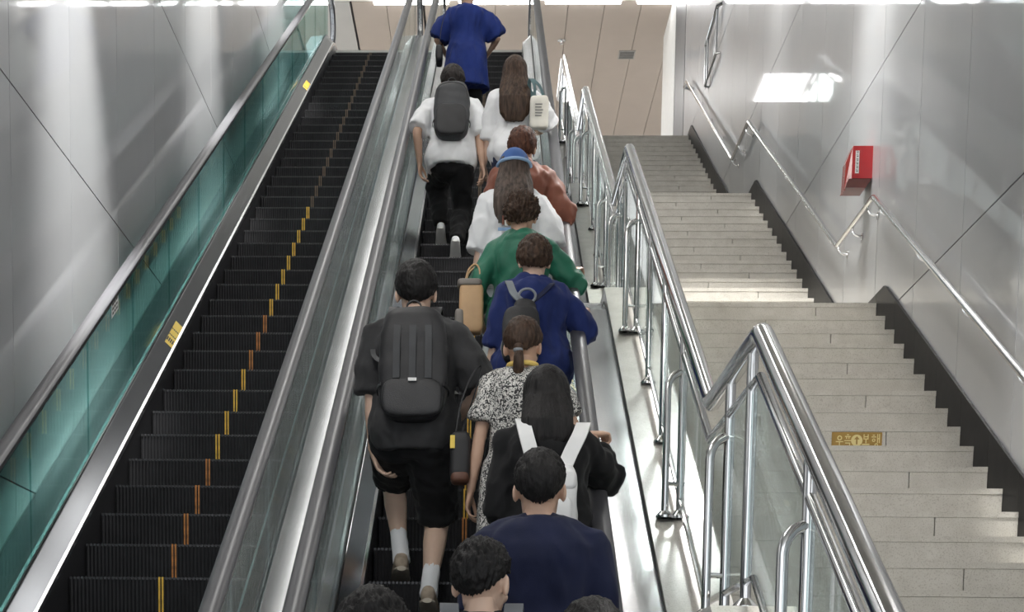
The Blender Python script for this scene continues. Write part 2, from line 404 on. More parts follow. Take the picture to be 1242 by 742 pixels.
def escalator(cx, yref, label, wl, wr, dull):
    E = empty('escalator', (cx, 3.2, FL), label, 'escalator', 'escalators side by side')
    off = Vector((-cx, -3.2, -FL))
    def put(mb, name, m, parent=E, smooth=False):
        o = mb.build(name, m, parent, smooth); o.location = off; return o
    for i, (y, z) in enumerate(walk(step_path(3.4, 22.9), yref, .40265)):
        s = ob('step', STEP_ME, None, E, (0, y-3.2, z-FL))
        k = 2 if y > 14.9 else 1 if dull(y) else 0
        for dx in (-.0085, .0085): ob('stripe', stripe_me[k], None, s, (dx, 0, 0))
    rp = rail_path()
    for sg_ in (-1, 1):
        xo = cx+sg_*.604
        w2 = .041
        prof = [(xo-w2, -.012), (xo-w2+.006, -.024), (xo+w2-.006, -.024), (xo+w2, -.012), (xo+w2, .004), (xo+w2-.012, .018), (xo, .023), (xo-w2+.012, .018), (xo-w2, .004)]
        put(MB().ribbon(rp, prof), 'handrail', RUBBER, smooth=True)
        put(MB().ribbon(rp, [(xo-.021, -.046), (xo+.021, -.046), (xo+.021, -.0245), (xo-.021, -.0245)]), 'handrail_guide', STEEL)
        # glass panels, each its own pane
        xg = cx+sg_*.585; bot = step_path(2.9, 23.3, .19); top = step_path(2.9, 23.3, .858)
        y = 3.25
        while y < 22.2:
            y1 = min(y+1.17, 22.3); n = 4
            ys = [y+.003+(y1-y-.006)*j/n for j in range(n+1)]
            put(MB().prism([(q, pz(bot, q)) for q in ys]+[(q, pz(top, q)) for q in reversed(ys)], xg-.006, xg+.006), 'glass_pane', GLASS_G if (wl < -2 and sg_ < 0) else GLASS_C)
            y = y1
        a, b = cx+sg_*.475, cx+sg_*.573
        inn = step_path(2.7, 23.4)
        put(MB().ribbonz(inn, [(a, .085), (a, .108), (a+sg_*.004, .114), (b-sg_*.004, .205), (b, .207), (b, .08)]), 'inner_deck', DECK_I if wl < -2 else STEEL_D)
        put(MB().ribbonz(inn, [(a-sg_*.001, .086), (a-sg_*.001, .117), (a+sg_*.013, .126), (a+sg_*.013, .10), (a+sg_*.003, .09)]), 'deck_trim', TRIM)
        put(MB().ribbonz(inn, [(a, -.3), (a, .087), (a+sg_*.02, .087), (a+sg_*.02, -.3)]), 'skirt_panel', DARK)
        put(MB().ribbonz(inn, [(b, .19), (b, .222), (xg-sg_*.0065, .222), (xg-sg_*.0065, .19)]), 'glass_gasket', DARK)
        c, e = cx+sg_*.595, (wl if sg_ < 0 else wr)
        put(MB().ribbonz(inn, [(c-sg_*.003, .10), (c-sg_*.003, .205), (c+sg_*.01, .212), (e-sg_*.004, .2), (e-sg_*.004, -.3), (c+sg_*.02, -.3)]), 'outer_deck', STEEL_D)
    put(MB().ribbonz(step_path(2.7, 23.4), [(cx-.56, -.55), (cx+.56, -.55), (cx+.56, -.5), (cx-.56, -.5)]), 'light_stop_tray', DARK)  # unseen tray added below the steps to keep light from leaking through
    put(MB().box((cx-.57, 2.4, FL-.05), (cx+.57, 3.38, FL+.004)), 'comb_plate', STEEL)
    put(MB().box((cx-.57, 22.85, TOPE-.05), (cx+.57, 24.0, TOPE+.004)), 'comb_plate', STEEL)
    return E, put
CL, CR = -1.659, -.133
escL, putL = escalator(CL, 8.203, 'empty escalator with black steps and yellow centre lines beside the left wall', XL, CL+.763, lambda y: 8.35 < y < 9.7 or 11.2 < y < 12.1)
escR, putR = escalator(CR, 8.53, 'escalator carrying the queue of people beside the stair railing', CL+.763, .573, lambda y: y < 9.2)
# stickers on the decks and the glass (flat prints)
def deck_sticker(put, cx, sg_, y, ln, wd, m, lines, base_o=.5):
    """a sticker lying on the inner deck, with rows of small print"""
    x0 = cx+sg_*.486; x1 = cx+sg_*(.486+wd); zf = lambda x: .112+(abs(x-cx)-.475)/.098*.093+.0012
    def quad(mb, xa, xb, ya, yb, dz):
        mb.add([(xa, ya, T30*(ya-7)+zf(xa)+dz), (xb, ya, T30*(ya-7)+zf(xb)+dz), (xb, yb, T30*(yb-7)+zf(xb)+dz), (xa, yb, T30*(yb-7)+zf(xa)+dz)], [(0, 1, 2, 3)])
    mb = MB(); quad(mb, x0, x1, y, y+ln, .0005); s = put(mb, 'warning_sticker', m)
    if lines:
        mb = MB()
        for r in range(lines):
            ya = y+ln*(.12+.76*r/lines); q = x0
            for c in range(5):
                xa = x0+(x1-x0)*(.1+.16*c); quad(mb, xa, xa+(x1-x0)*.11, ya, ya+ln*(.16 if r == 0 else .05), .001)
        o = mb.build('sticker_print', INK, s); o['kind'] = 'stuff'
    return s
deck_sticker(putL, CL, -1, 11.02, .40, .07, YST, 3)
deck_sticker(putL, CL, -1, 19.05, .35, .05, YEL, 1)
deck_sticker(putR, CR, -1, 11.0, .40, .07, YST, 3)
deck_sticker(putR, CR, 1, 10.3, .40, .075, YST, 3)
xg = CL-.585+.0068
mb = MB().add([(xg, 9.66, 2.31), (xg, 9.84, 2.31+.18*T30), (xg, 9.84, 2.405+.18*T30), (xg, 9.66, 2.405)], [(0, 1, 2, 3)]); s_ = putL(mb, 'notice_sticker', WST)
mb = MB()
for r in range(3):
    for c in range(3):
        ya = 9.68+.05*c; za = 2.325+.026*r+(ya-9.66)*T30
        mb.add([(xg+.001, ya, za), (xg+.001, ya+.036, za+.036*T30), (xg+.001, ya+.036, za+.036*T30+.013), (xg+.001, ya, za+.013)], [(0, 1, 2, 3)])
mb.build('sticker_print', INK, s_)['kind'] = 'stuff'

# ------------------------------------------------------------------ central stair railing
RX = .965; RO = 1.07
rail = empty('stair_railing', (RX, 5.95, .315+.105), 'stainless steel railing with green glass between escalator and stairs', 'railing')
ro = Vector((-RX, -5.95, -.42))
def rput(mb, name, m, parent=None, smooth=True):
    o = mb.build(name, m, parent or rail, smooth); o.location = ro if parent is None else (0, 0, 0); return o
def bend(poly, r=.06, n=3):
    """round the corners of a polyline of 3D points"""
    P = [Vector(p) for p in poly]; out = [P[0]]
    for a, b, c in zip(P, P[1:], P[2:]):
        u, v = (a-b).normalized(), (c-b).normalized(); p0, p1 = b+u*r, b+v*r
        for i in range(n+1):
            t = i/n; out.append(p0*(1-t)**2+b*2*t*(1-t)+p1*t*t)
    return out+[P[-1]]
RB = [(3.3, base(3.3))]+[p for p in BASE if 3.3 < p[0] < 25]+[(25.6, TOPS)]
rput(MB().tube(bend([(RX, d, z+RO) for d, z in RB], .045, 3), .039, 14), 'top_rail', STEEL_P)
# flights: posts, hooped side posts, lower rails, panes
units = [(2.83, 5.95, .315), (7.246, 12.074, 3.018), (13.272, 18.10, 5.667), (19.252, 24.08, TOPS)]
posts = []
for a, b, h in units:
    for q, hoop in ((1.07, 1), (2.02, 0), (2.92, 0), (3.85, 1)):
        dd = a+q if a > 3 else a+q-1.71+ (0)
        if dd > 3.4: posts.append((dd, hoop))
    posts.append((b+.18, 0))
    if b < 24: posts.append((b+.72, 1))
posts += [(5.04, 1), (24.9, 0)]
posts = sorted(set((round(p, 3), h) for p, h in posts))
ps2 = []
for p in posts:
    if not ps2 or p[0]-ps2[-1][0] > .3: ps2.append(p)
posts = ps2
post_me = {}
for d, hoop in posts:
    zb = base(d)+.105; zt = base(d)+RO-.03
    po = rput(MB().tube([(RX, d, zb), (RX, d, zt)], .0215, 12), 'post', STEEL_P)
    rput(MB().lathe((RX, d, zb), [(.05, 0), (.05, .012), (.032, .03), (.022, .04)], 14), 'base_flange', STEEL_P, po)
    if hoop:
        hx = .885; hz = base(d)+.83; pth = [(hx, d-.03, zb), (hx, d-.03, hz-.09)]
        pth += [(hx+.08*(1-math.cos(q)), d-.03+.03*(1-math.cos(q))/1., hz-.09+.085*math.sin(q)) for q in [math.pi/2*i/5 for i in range(1, 6)]]
        pth.append((RX, d, hz-.003))
        ho = rput(MB().tube(pth, .0185, 10), 'hooped_post', STEEL_P)
        rput(MB().lathe((hx, d-.03, zb), [(.045, 0), (.045, .012), (.03, .028), (.02, .036)], 14), 'base_flange', STEEL_P, ho)
        rput(MB().tube([(hx, d-.03, zb+.17), (RX, d, zb+.17)], .011, 8), 'cross_bar', STEEL_P, ho)
for (d0, _), (d1, _) in zip(posts, posts[1:]):
    if d1-d0 < .2: continue
    ys = [d0+.02]+[q for q, _ in BASE if d0+.05 < q < d1-.05]+[d1-.02]
    rput(MB().tube([(RX, y, base(y)+RO-.155) for y in ys], .019, 10), 'mid_rail', STEEL_P)
    rput(MB().tube([(RX, y, base(y)+.105+.10) for y in ys], .015, 8), 'bottom_rail', STEEL_P)
    yy = [d0+.03]+[q for q, _ in BASE if d0+.05 < q < d1-.05]+[d1-.03]
    rput(MB().prism([(y, base(y)+.22) for y in yy]+[(y, base(y)+RO-.18) for y in reversed(yy)], RX+.0-.005, RX+.005), 'glass_pane', GLASS_C, smooth=False)

# ------------------------------------------------------------------ handrail on the right wall
WX = 2.71
wr_ = empty('wall_handrail', (WX, 7.246, 1.035), 'slim steel handrail zigzagging up the right wall', 'handrail')
wo = Vector((-WX, -7.246, -1.035))
def wput(mb, name, m, parent=None):
    o = mb.build(name, m, parent or wr_, True); o.location = wo if parent is None else (0, 0, 0); return o
WB = [(3.3, base(3.3))]+[p for p in BASE if 3.3 < p[0] < 24.5]+[(24.3, TOPS)]
wput(MB().tube(bend([(WX, d-.06, z+.72) for d, z in WB], .04, 3)+[Vector((XR, 24.3, TOPS+.72))], .021, 12), 'rail', STEEL_P)
d = 4.0; bk = []
for a, b, h in units:
    n = 5
    for i in range(n): bk.append(a+.25+(b-a-.5)*i/(n-1))
    bk.append(b+.12); bk.append(b+.62); bk.append(b+1.1)
for d in bk:
    if not 3.6 < d < 24.2: continue
    z = base(d+.06)+.72
    pth = [(WX, d, z-.015)]+[(WX+.06*(1-math.cos(q)), d, z-.02-.055*math.sin(q)) for q in [math.pi/2*i/4 for i in range(1, 5)]]+[(XR, d, z-.075)]
    b_ = wput(MB().tube(pth, .008, 8), 'bracket', STEEL_P)
    wput(MB().lathe((XR-.008, d, z-.075), [(.03, 0), (.03, .004), (.026, .0075)], 12, 'x'), 'wall_rose', STEEL_P, b_)
# small guard frame near the top of the right wall
gf = empty('guard_frame', (XR, 21.1, 8.29), 'small steel guard rail frame high on the right wall', 'guard rail')
go = Vector((-XR, -21.1, -8.29))
for nm, p in (('top_bar', [(XR, 20.98, 8.83), (2.74, 21.05, 8.83), (2.74, 22.16, 8.80), (2.74, 22.2, 8.80)]), ('upright', [(2.74, 22.16, 8.80), (2.74, 22.15, 8.30)]), ('upright', [(2.74, 21.1, 8.80), (2.74, 21.12, 8.29)]), ('upright', [(2.74, 21.95, 8.79), (2.74, 21.95, 8.29)]), ('bottom_bar', [(XR, 21.10, 8.29), (2.74, 21.12, 8.29), (2.74, 22.16, 8.29), (XR, 22.2, 8.29)])):
    o = MB().tube(p, .022 if nm == 'top_bar' else .014, 8).build(nm, STEEL_P, gf, True); o.location = go

# ------------------------------------------------------------------ red box on the wall
RED = mat('red_enamel', (.36, .018, .022), .35, 0, .06, coat=.3)
REDD = mat('dark_red_plastic', (.13, .03, .022), .3, 0, .2)
fb = empty('fire_alarm_box', (XR, 12.5, 4.0), 'red wall box with a white vertical label above the handrail', 'fire box')
fo = Vector((-XR, -12.5, -4.0))
x0, x1 = 2.615, XR; y0, y1 = 12.45, 12.66; zb, zt = 3.975, 4.235
mb = MB().add([(2.645, y0, zb+.03), (x1, y0, zb+.03), (x1, y0, zt), (2.645, y0, zt), (2.645, y1, zb+.03), (x1, y1, zb+.03), (x1, y1, zt), (2.645, y1, zt)],
              [(0, 1, 2, 3), (4, 7, 6, 5), (0, 3, 7, 4), (1, 5, 6, 2), (3, 2, 6, 7), (0, 4, 5, 1)])
o = mb.build('case', RED, fb); o.location = fo
mb = MB().add([(2.60, y0+.02, zb-.03), (2.75, y0+.02, zb-.03), (x1, y0+.005, zb+.029), (2.62, y0+.005, zb+.029), (2.60, y1, zb-.03), (2.75, y1, zb-.03), (x1, y1, zb+.029), (2.62, y1, zb+.029)],
              [(0, 1, 2, 3), (4, 7, 6, 5), (0, 3, 7, 4), (1, 5, 6, 2), (3, 2, 6, 7), (0, 4, 5, 1)])
o = mb.build('sloped_base', REDD, fb); o.location = fo
mb = MB().add([(2.644, y0+.02, zb+.03), (2.644, y1-.02, zb+.03), (2.644, y1-.02, zt-.0), (2.644, y0+.02, zt-.0), (2.598, y0+.05, zb-.05), (2.598, y1-.05, zb-.05), (2.605, y1-.05, zt-.10), (2.605, y0+.05, zt-.10)],
              [(0, 1, 5, 4), (1, 2, 6, 5), (2, 3, 7, 6), (3, 0, 4, 7), (4, 5, 6, 7), (0, 3, 2, 1)])
o = mb.build('front_door', mat('glossy_red_door', (.25, .03, .025), .18, 0, .1, coat=.6), fb); o.location = fo
o = MB().box((2.663, y0-.004, zb+.065), (2.69, y0-.0005, zt-.035)).build('label_plate', WST, fb); o.location = fo
mb = MB()
for i in range(6):
    z = zb+.075+i*.0265; mb.box((2.670, y0-.0055, z), (2.684, y0-.0045, z+.005)); mb.box((2.670, y0-.0055, z+.009), (2.674, y0-.0045, z+.018)); mb.box((2.678, y0-.0055, z+.010), (2.684, y0-.0045, z+.014))
o.location = fo; q = mb.build('label_print', INK, o); q['kind'] = 'stuff'

# ------------------------------------------------------------------ floor arrow sign on one riser
OCH = mat('ochre_sign_vinyl', (.36, .21, .035), .45, 0, .1, 30.); CRM = mat('cream_sign_print', (.78, .66, .30), .5)
k9 = 8; sd = 7.53+.284*k9; sh = .315+.159*k9
sx0, sx1 = 2.02, 2.315
sign = empty('keep_right_sign', (sx0, sd-.002, sh+.03), 'ochre walk-on-the-right sign with arrow stuck on a stair riser', 'sign')
o = MB().box((0, -.004, 0), (sx1-sx0, 0, .094)).build('vinyl', OCH, sign)
def strokes(name, rects, circles=()):
    mb = MB()
    for x0_, z0_, x1_, z1_ in rects: mb.box((x0_, -.0052, z0_), (x1_, -.0042, z1_))
    for cx_, cz_, r0, r1 in circles:
        n = 18; v = []
        for i in range(n):
            a = 2*math.pi*i/n
            v += [(cx_+r0*math.cos(a), -.0052, cz_+r0*math.sin(a)), (cx_+r1*math.cos(a), -.0052, cz_+r1*math.sin(a))]
        mb.add(v, [(2*i, 2*i+1, (2*i+3) % (2*n), (2*i+2) % (2*n)) for i in range(n)])
    return mb.build(name, CRM, o)
B0 = .012; t_ = .0055
def R(x, z, w2, h2): return (x, B0+z, x+w2, B0+z+h2)
strokes('glyph', [R(.024, .024, .044, t_), R(.043, 0, t_, .024)], [(.046, B0+.048, .008, .0145)])                                         # u
strokes('glyph', [R(.088, .064, .012, t_), R(.077, .054, .034, t_), R(.084, .043, t_, .011), R(.098, .043, t_, .011), R(.073, .030, .042, t_), R(.079, .016, .030, t_), R(.103, 0, t_, .018)])   # cheuk
strokes('glyph', [R(.186, .040, t_, .030), R(.210, .040, t_, .030), R(.186, .040, .029, t_), R(.186, .053, .029, t_), R(.198, .018, t_, .022), R(.178, .008, .044, t_+.002)])                     # bo
strokes('glyph', [R(.240, .062, .012, t_), R(.233, .052, .028, t_), R(.266, .020, t_, .052), R(.277, .020, t_, .052), R(.268, .042, .010, t_)], [(.246, B0+.036, .005, .010), (.262, B0+.008, .005, .0105)])   # haeng
strokes('arrow_disc', [], [(.147, B0+.034, 0, .034)])
mb = MB(); mb.box((.1425, -.0062, B0+.012), (.1515, -.0054, B0+.042)); mb.add([(.131, -.0062, B0+.040), (.163, -.0062, B0+.040), (.147, -.0062, B0+.058)], [(0, 1, 2)])
mb.build('arrow', OCH, o)

# ------------------------------------------------------------------ lamps
LAMPS = [0]
ORD = ['lowest', 'second lowest', 'third from the foot', 'fourth from the foot', 'fifth from the foot', 'sixth from the foot', 'second highest', 'topmost']
def linear(x, y, label):
    z = ceil_h(y); sl = math.radians(30) if 5 < y < 22 else 0
    e = empty('ceiling_light', (x, y, z-.001), label, 'ceiling light', 'linear lamps on the sloping ceiling'); e.rotation_euler = (sl, 0, 0)
    MB().box((-.30, -.64, -.05), (.30, .64, 0)).build('housing', FIX, e)
    MB().box((-.28, -.6, -.062), (.28, .6, -.051)).build('diffuser', LIN, e)
for i in range(8):
    y = 5.6+2.2*i
    linear(-.95, y, 'long white lamp, %s of the row above the escalators' % ORD[i])
for y, w_ in ((5.2, 'lowest'), (11.2, 'second lowest'), (13.4, 'second highest'), (15.6, 'topmost')): linear(1.75, y, 'long white lamp, %s of the row above the stairs' % w_)
def downlight(x, y, tx, ty, cone, power, label, group, falloff=True, soft=.1, blend=.7):
    z = ceil_h(y); e = empty('downlight', (x, y, z), label, 'downlight', group)
    MB().lathe((0, 0, 0), [(.055, 0), (.055, -.05), (.045, -.05), (.045, -.01)], 14).build('can', FIX, e)
    ld = bpy.data.lights.new('downlight_beam', 'SPOT'); ld.energy = power; ld.spot_size = math.radians(cone); ld.spot_blend = blend; ld.shadow_soft_size = soft; ld.color = (1, .99, .96)
    ld.use_nodes = True; nt = ld.node_tree; em = nt.nodes['Emission']; lf = nt.nodes.new('ShaderNodeLightFalloff'); lf.inputs[0].default_value = 1.
    nt.links.new(lf.outputs['Constant' if falloff else 'Quadratic'], em.inputs['Strength'])
    lo_ = bpy.data.objects.new('downlight_beam', ld); link(lo_, e); lo_.location = (0, 0, -.06)
    lo_.rotation_euler = Vector((tx, ty, -1)).to_track_quat('-Z', 'Y').to_euler()
DO = ('lowest', 'second lowest', 'second highest', 'topmost')
for i, y in enumerate((4.9, 9.3, 13.6, 18.0)): downlight(XL+.35, y, -.52, .15, 64, LAMP['spot'], 'small round downlight washing the left wall, %s of its row' % DO[i], 'downlights along the left wall')
for i, y in enumerate((7.9, 12.2, 16.4, 20.6)): downlight(XR-.35, y, .66, .15, 64, LAMP['spot'], 'small round downlight washing the right wall, %s of its row' % DO[i], 'downlights along the right wall')
for i, y in enumerate((5.0, 12.5)): downlight(1.9, y, 0, 0, 78, LAMP['stair'], 'round downlight over the stairs, the %s one' % ('lower', 'upper')[i], 'downlights over the stairs', soft=.35, blend=.3)
def edge_tube(xa, xb, where):
    e = empty('edge_light', ((xa+xb)/2, 26.86, 11.36), 'bright tube light along the upper ceiling edge, '+where, 'tube light', 'tube lights along the upper ceiling edge')
    l = (xb-xa)/2
    MB().box((-l, -.04, -.02), (l, .04, 0)).build('batten', FIX, e)
    MB().tube([(-l+.02, 0, -.045), (l-.02, 0, -.045)], .024, 10).build('tube', EDGE, e)
for a, b, w_ in ((.75, 1.98, 'above the stair head'), (-.62, .62, 'above the crowded escalator'), (-1.98, -.75, 'between the two escalators'), (-3.35, -2.75, 'the short one past the left wall end'), (-4.8, -3.5, 'leftmost of the row'), (2.2, 3.4, 'above the white pillar'), (3.55, 4.8, 'rightmost of the row')): edge_tube(a, b, w_)
def panel(x0, x1, y0, y1, where, m=PAN):
    lab = 'square lit panel in the upper ceiling, '+where
    e = empty('ceiling_panel_light', ((x0+x1)/2, (y0+y1)/2, 11.36), lab, 'ceiling light', 'lit panels in the upper ceiling')
    a, b = (x1-x0)/2, (y1-y0)/2
    MB().box((-a-.03, -b-.03, -.03), (a+.03, b+.03, -.001)).build('frame', FIX, e)
    MB().box((-a, -b, -.036), (a, b, -.0305)).build('diffuser', m, e)
panel(-.5, .82, 29.75, 31.0, 'in the middle of the near row'); panel(4.0, 4.8, 35.5, 36.7, 'at the right of the far row'); panel(-2.9, -1.85, 29.8, 30.8, 'the warm-toned one', PANW)
panel(-5.5, -4.3, 29.8, 31.0, 'leftmost of the near row'); panel(4.3, 5.5, 29.8, 31.0, 'rightmost of the near row'); panel(-.5, .8, 35.5, 36.7, 'in the middle of the far row')
# vent and sprinkler
v_ = empty('ceiling_vent', (2.236, 28.99, 11.36), 'small square grille in the beige ceiling', 'vent')
MB().box((-.14, -.17, -.012), (.14, .17, -.002)).build('frame', mat('grey_grille', (.33, .32, .30), .5), v_)
for i in range(6): MB().box((-.12, -.145+i*.05, -.018), (.12, -.12+i*.05, -.0125)).build('slat', mat('dark_grille', (.16, .155, .15), .5), v_)
v_ = empty('sprinkler', (1.093, 28.4, 11.36), 'tiny sprinkler head on the beige ceiling', 'sprinkler')
MB().lathe((0, 0, 0), [(.07, 0), (.07, -.008), (.02, -.012), (.015, -.05), (.03, -.055), (.03, -.06)], 12).build('head', STEEL, v_, True)
# bollards at the escalator heads
for x, lab in ((-2.69, 'short steel bollard at the head of the empty escalator by the wall'), (-1.51, 'short steel bollard between the escalator heads')):
    b_ = empty('bollard', (x, 22.8 if x < -2 else 24.2, TOPE), lab, 'bollard', 'bollards at the escalator heads')
    MB().lathe((0, 0, 0), [(.05, 0), (.05, .40), (.045, .425), (.03, .44), (.005, .445)], 14).build('post', STEEL, b_, True)
    MB().lathe((0, 0, 0), [(.08, 0), (.08, .012), (.052, .016)], 14).build('base_flange', STEEL, b_, True)
# ------------------------------------------------------------------ people: shape helpers
V3 = Vector
def eval_blob(mb, voxel, smooth=4, fac=.5):
    """fuse overlapping closed shapes into one continuous skin; returns vertex array and faces"""
    me = bpy.data.meshes.new('tmp'); me.from_pydata([tuple(v) for v in mb.v], [], mb.f); me.update()
    o = bpy.data.objects.new('tmp', me); TMP.objects.link(o)
    r = o.modifiers.new('r', 'REMESH'); r.mode = 'VOXEL'; r.voxel_size = voxel
    if smooth:
        q = o.modifiers.new('s', 'SMOOTH'); q.factor = fac; q.iterations = smooth
    dg = bpy.context.evaluated_depsgraph_get()
    e = o.evaluated_get(dg); m2 = e.to_mesh()
    n = len(m2.vertices); v = np.empty(n*3, dtype=np.float32); m2.vertices.foreach_get('co', v)
    nr = np.empty(n*3, dtype=np.float32); m2.vertices.foreach_get('normal', nr)
    f = [tuple(p.vertices) for p in m2.polygons]
    e.to_mesh_clear(); bpy.data.objects.remove(o); bpy.data.meshes.remove(me)
    return v.reshape(-1, 3).astype(float), nr.reshape(-1, 3).astype(float), f
TMP = COL
def wob(p, freq, seed, n=5, aniso=(1, 1, 1)):
    """smooth pseudo noise in -1..1 at points p"""
    g = np.random.default_rng(seed); q = p*np.array(aniso); s = np.zeros(len(p))
    for i in range(n):
        k = g.normal(size=3); k /= np.linalg.norm(k); k2 = g.normal(size=3)
        s += np.sin((q@k)*freq*(1+.5*i)+g.uniform(0, 6.28)+1.5*np.sin((q@k2)*freq*.5+g.uniform(0, 6.28)))/(1+.35*i)
    return s/2.2
def npmesh(name, v, f):
    me = bpy.data.meshes.new(name); me.from_pydata([tuple(x) for x in v.tolist()], [], f); me.update()
    me.polygons.foreach_set('use_smooth', [True]*len(me.polygons)); return me
def loft(mb, rings, cap=True):
    """rings: list of (centre, ax, ay) ellipse half axes as vectors"""
    seg = 16; v = []
    for c, a, b in rings:
        for j in range(seg):
            q = 2*math.pi*j/seg; v.append(c+a*math.cos(q)+b*math.sin(q))
    n = len(rings)
    f = [(i*seg+j, i*seg+(j+1) % seg, (i+1)*seg+(j+1) % seg, (i+1)*seg+j) for i in range(n-1) for j in range(seg)]
    f += [tuple(range(seg-1, -1, -1)), tuple(range((n-1)*seg, n*seg))]
    mb.add(v, f)
def taper(mb, pts, rad, round_=True, flat=1.):
    """tapered limb with round ends through joints"""
    P = [V3(p) for p in pts]; R = list(rad)
    if round_:
        t0 = (P[0]-P[1]).normalized(); t1 = (P[-1]-P[-2]).normalized()
        pre = [(P[0]+t0*R[0]*math.sin(a), R[0]*math.cos(a)) for a in (1.3, .8, .4)]
        post = [(P[-1]+t1*R[-1]*math.sin(a), R[-1]*math.cos(a)) for a in (.4, .8, 1.3)]
        P = [p for p, _ in pre]+P+[p for p, _ in post]; R = [r for _, r in pre]+R+[r for _, r in post]
    mb.tube(P, R, 12)
def ball(mb, c, r, rot=None):
    c = V3(c); rx, ry, rz = (r if isinstance(r, (tuple, list)) else (r, r, r)); n, k = 8, 12
    v = [c+(rot @ V3((0, 0, rz)) if rot else V3((0, 0, rz)))]
    for i in range(1, n):
        a = math.pi*i/n
        for j in range(k):
            q = 2*math.pi*j/k; p = V3((rx*math.sin(a)*math.cos(q), ry*math.sin(a)*math.sin(q), rz*math.cos(a))); v.append(c+(rot @ p if rot else p))
    v.append(c-(rot @ V3((0, 0, rz)) if rot else V3((0, 0, rz))))
    f = [(0, 1+j, 1+(j+1) % k) for j in range(k)]
    for i in range(n-2): f += [(1+i*k+j, 1+(i+1)*k+j, 1+(i+1)*k+(j+1) % k, 1+i*k+(j+1) % k) for j in range(k)]
    f += [(len(v)-1, 1+(n-2)*k+(j+1) % k, 1+(n-2)*k+j) for j in range(k)]
    mb.add(v, f)
def rbox(mb, c, h, r=.3, rot=None):
    """rounded (superellipse) box: centre, half sizes"""
    c = V3(c); n, k = 10, 20; v = []; f = []
    def sp(x, e): return math.copysign(abs(x)**e, x)
    for i in range(n+1):
        a = -math.pi/2+math.pi*i/n
        for j in range(k):
            q = 2*math.pi*j/k
            p = V3((h[0]*sp(math.cos(a), r)*sp(math.cos(q), r), h[1]*sp(math.cos(a), r)*sp(math.sin(q), r), h[2]*sp(math.sin(a), r)))
            v.append(c+(rot @ p if rot else p))
    f = [(i*k+j, i*k+(j+1) % k, (i+1)*k+(j+1) % k, (i+1)*k+j) for i in range(n) for j in range(k)]
    f += [tuple(range(k-1, -1, -1)), tuple(range(n*k, (n+1)*k))]
    mb.add(v, f)
def ik(a, b, l1, l2, hint):
    a, b = V3(a), V3(b); d = b-a; L = min(d.length, (l1+l2)*.999); u = d.normalized(); b = a+u*L
    x = (l1*l1-l2*l2+L*L)/(2*L); h = math.sqrt(max(0, l1*l1-x*x)); n = V3(hint)-u*V3(hint).dot(u)
    return a+u*x+n.normalized()*h, b
# ---- hand, built once per curl (left hand: thumb +x, fingers +y, back of hand +z)
HANDS = {}
def hand(curl):
    if curl in HANDS: return HANDS[curl]
    mb = MB(); c = {'relaxed': (22, 28, 20), 'grip': (58, 62, 40), 'open': (8, 10, 8)}[curl]
    loft(mb, [(V3((0, y, z)), V3((w2, 0, 0)), V3((0, 0, t))) for y, z, w2, t in ((-.03, 0, .024, .019), (0, 0, .027, .019), (.035, .001, .037, .017), (.07, .002, .041, .014), (.088, 0, .039, .011), (.096, -.002, .032, .007))])
    for i, (fx, ln, rr) in enumerate(((.030, .93, .0088), (.010, 1.02, .009), (-.011, .96, .0086), (-.030, .78, .0076))):
        p = V3((fx, .082, .001)); a = 0; pts = [p.copy()]; sx = fx*.9
        for q, l in zip(c, (.044*ln, .027*ln, .021*ln)):
            a += math.radians(q+i*3); p = p+V3((sx*.12, math.cos(a), -math.sin(a)))*l; pts.append(p.copy())
        taper(mb, pts, [rr*1.08, rr*1.02, rr*.92, rr*.8])
    th = {'relaxed': ((.55, .75, -.35), (.25, .9, -.35), (.05, .95, -.3)), 'grip': ((.75, .55, -.4), (.35, .8, -.55), (0, .75, -.7)), 'open': ((.8, .6, -.1), (.6, .8, -.1), (.5, .85, -.1))}[curl]
    p = V3((.022, .022, -.006)); pts = [p.copy()]
    for d_, l in zip(th, (.042, .032, .026)): p = p+V3(d_).normalized()*l; pts.append(p.copy())
    taper(mb, pts, [.0135, .0115, .0102, .0085])
    v, n, f = eval_blob(mb, .0042, 3); HANDS[curl] = (v, f); return HANDS[curl]
def join(parts):
    V, F, n = [], [], 0
    for v, f in parts: V.append(v); F += [tuple(i+n for i in q) for q in f]; n += len(v)
    return np.concatenate(V), F
SKIN = mat('warm_skin', (.56, .36, .26), .5, 0, .06, 12., .04, 120.)
SKIN2 = mat('pale_skin', (.66, .46, .35), .5, 0, .06, 12., .04, 120.)
EYEM = mat('dark_eye', (.02, .015, .012), .2)
def cloth(name, col, var=.12, rough=.85, bump=.12, bs=260.): return mat(name, col, rough, 0, var, 9., bump, bs, sheen=.06, spec=.3)
def hairm(name, col): return mat(name, col, .52, 0, .6, 60., .5, 130., stretch=(1, 1, .16), spec=.22)
H_BLACK = hairm('black_hair', (.011, .010, .010)); H_DARK = hairm('soft_black_hair', (.020, .016, .014)); H_BROWN = hairm('dark_brown_hair', (.050, .030, .020)); H_AUB = hairm('reddish_brown_hair', (.085, .036, .022)); H_ASH = hairm('ash_brown_hair', (.075, .055, .045))

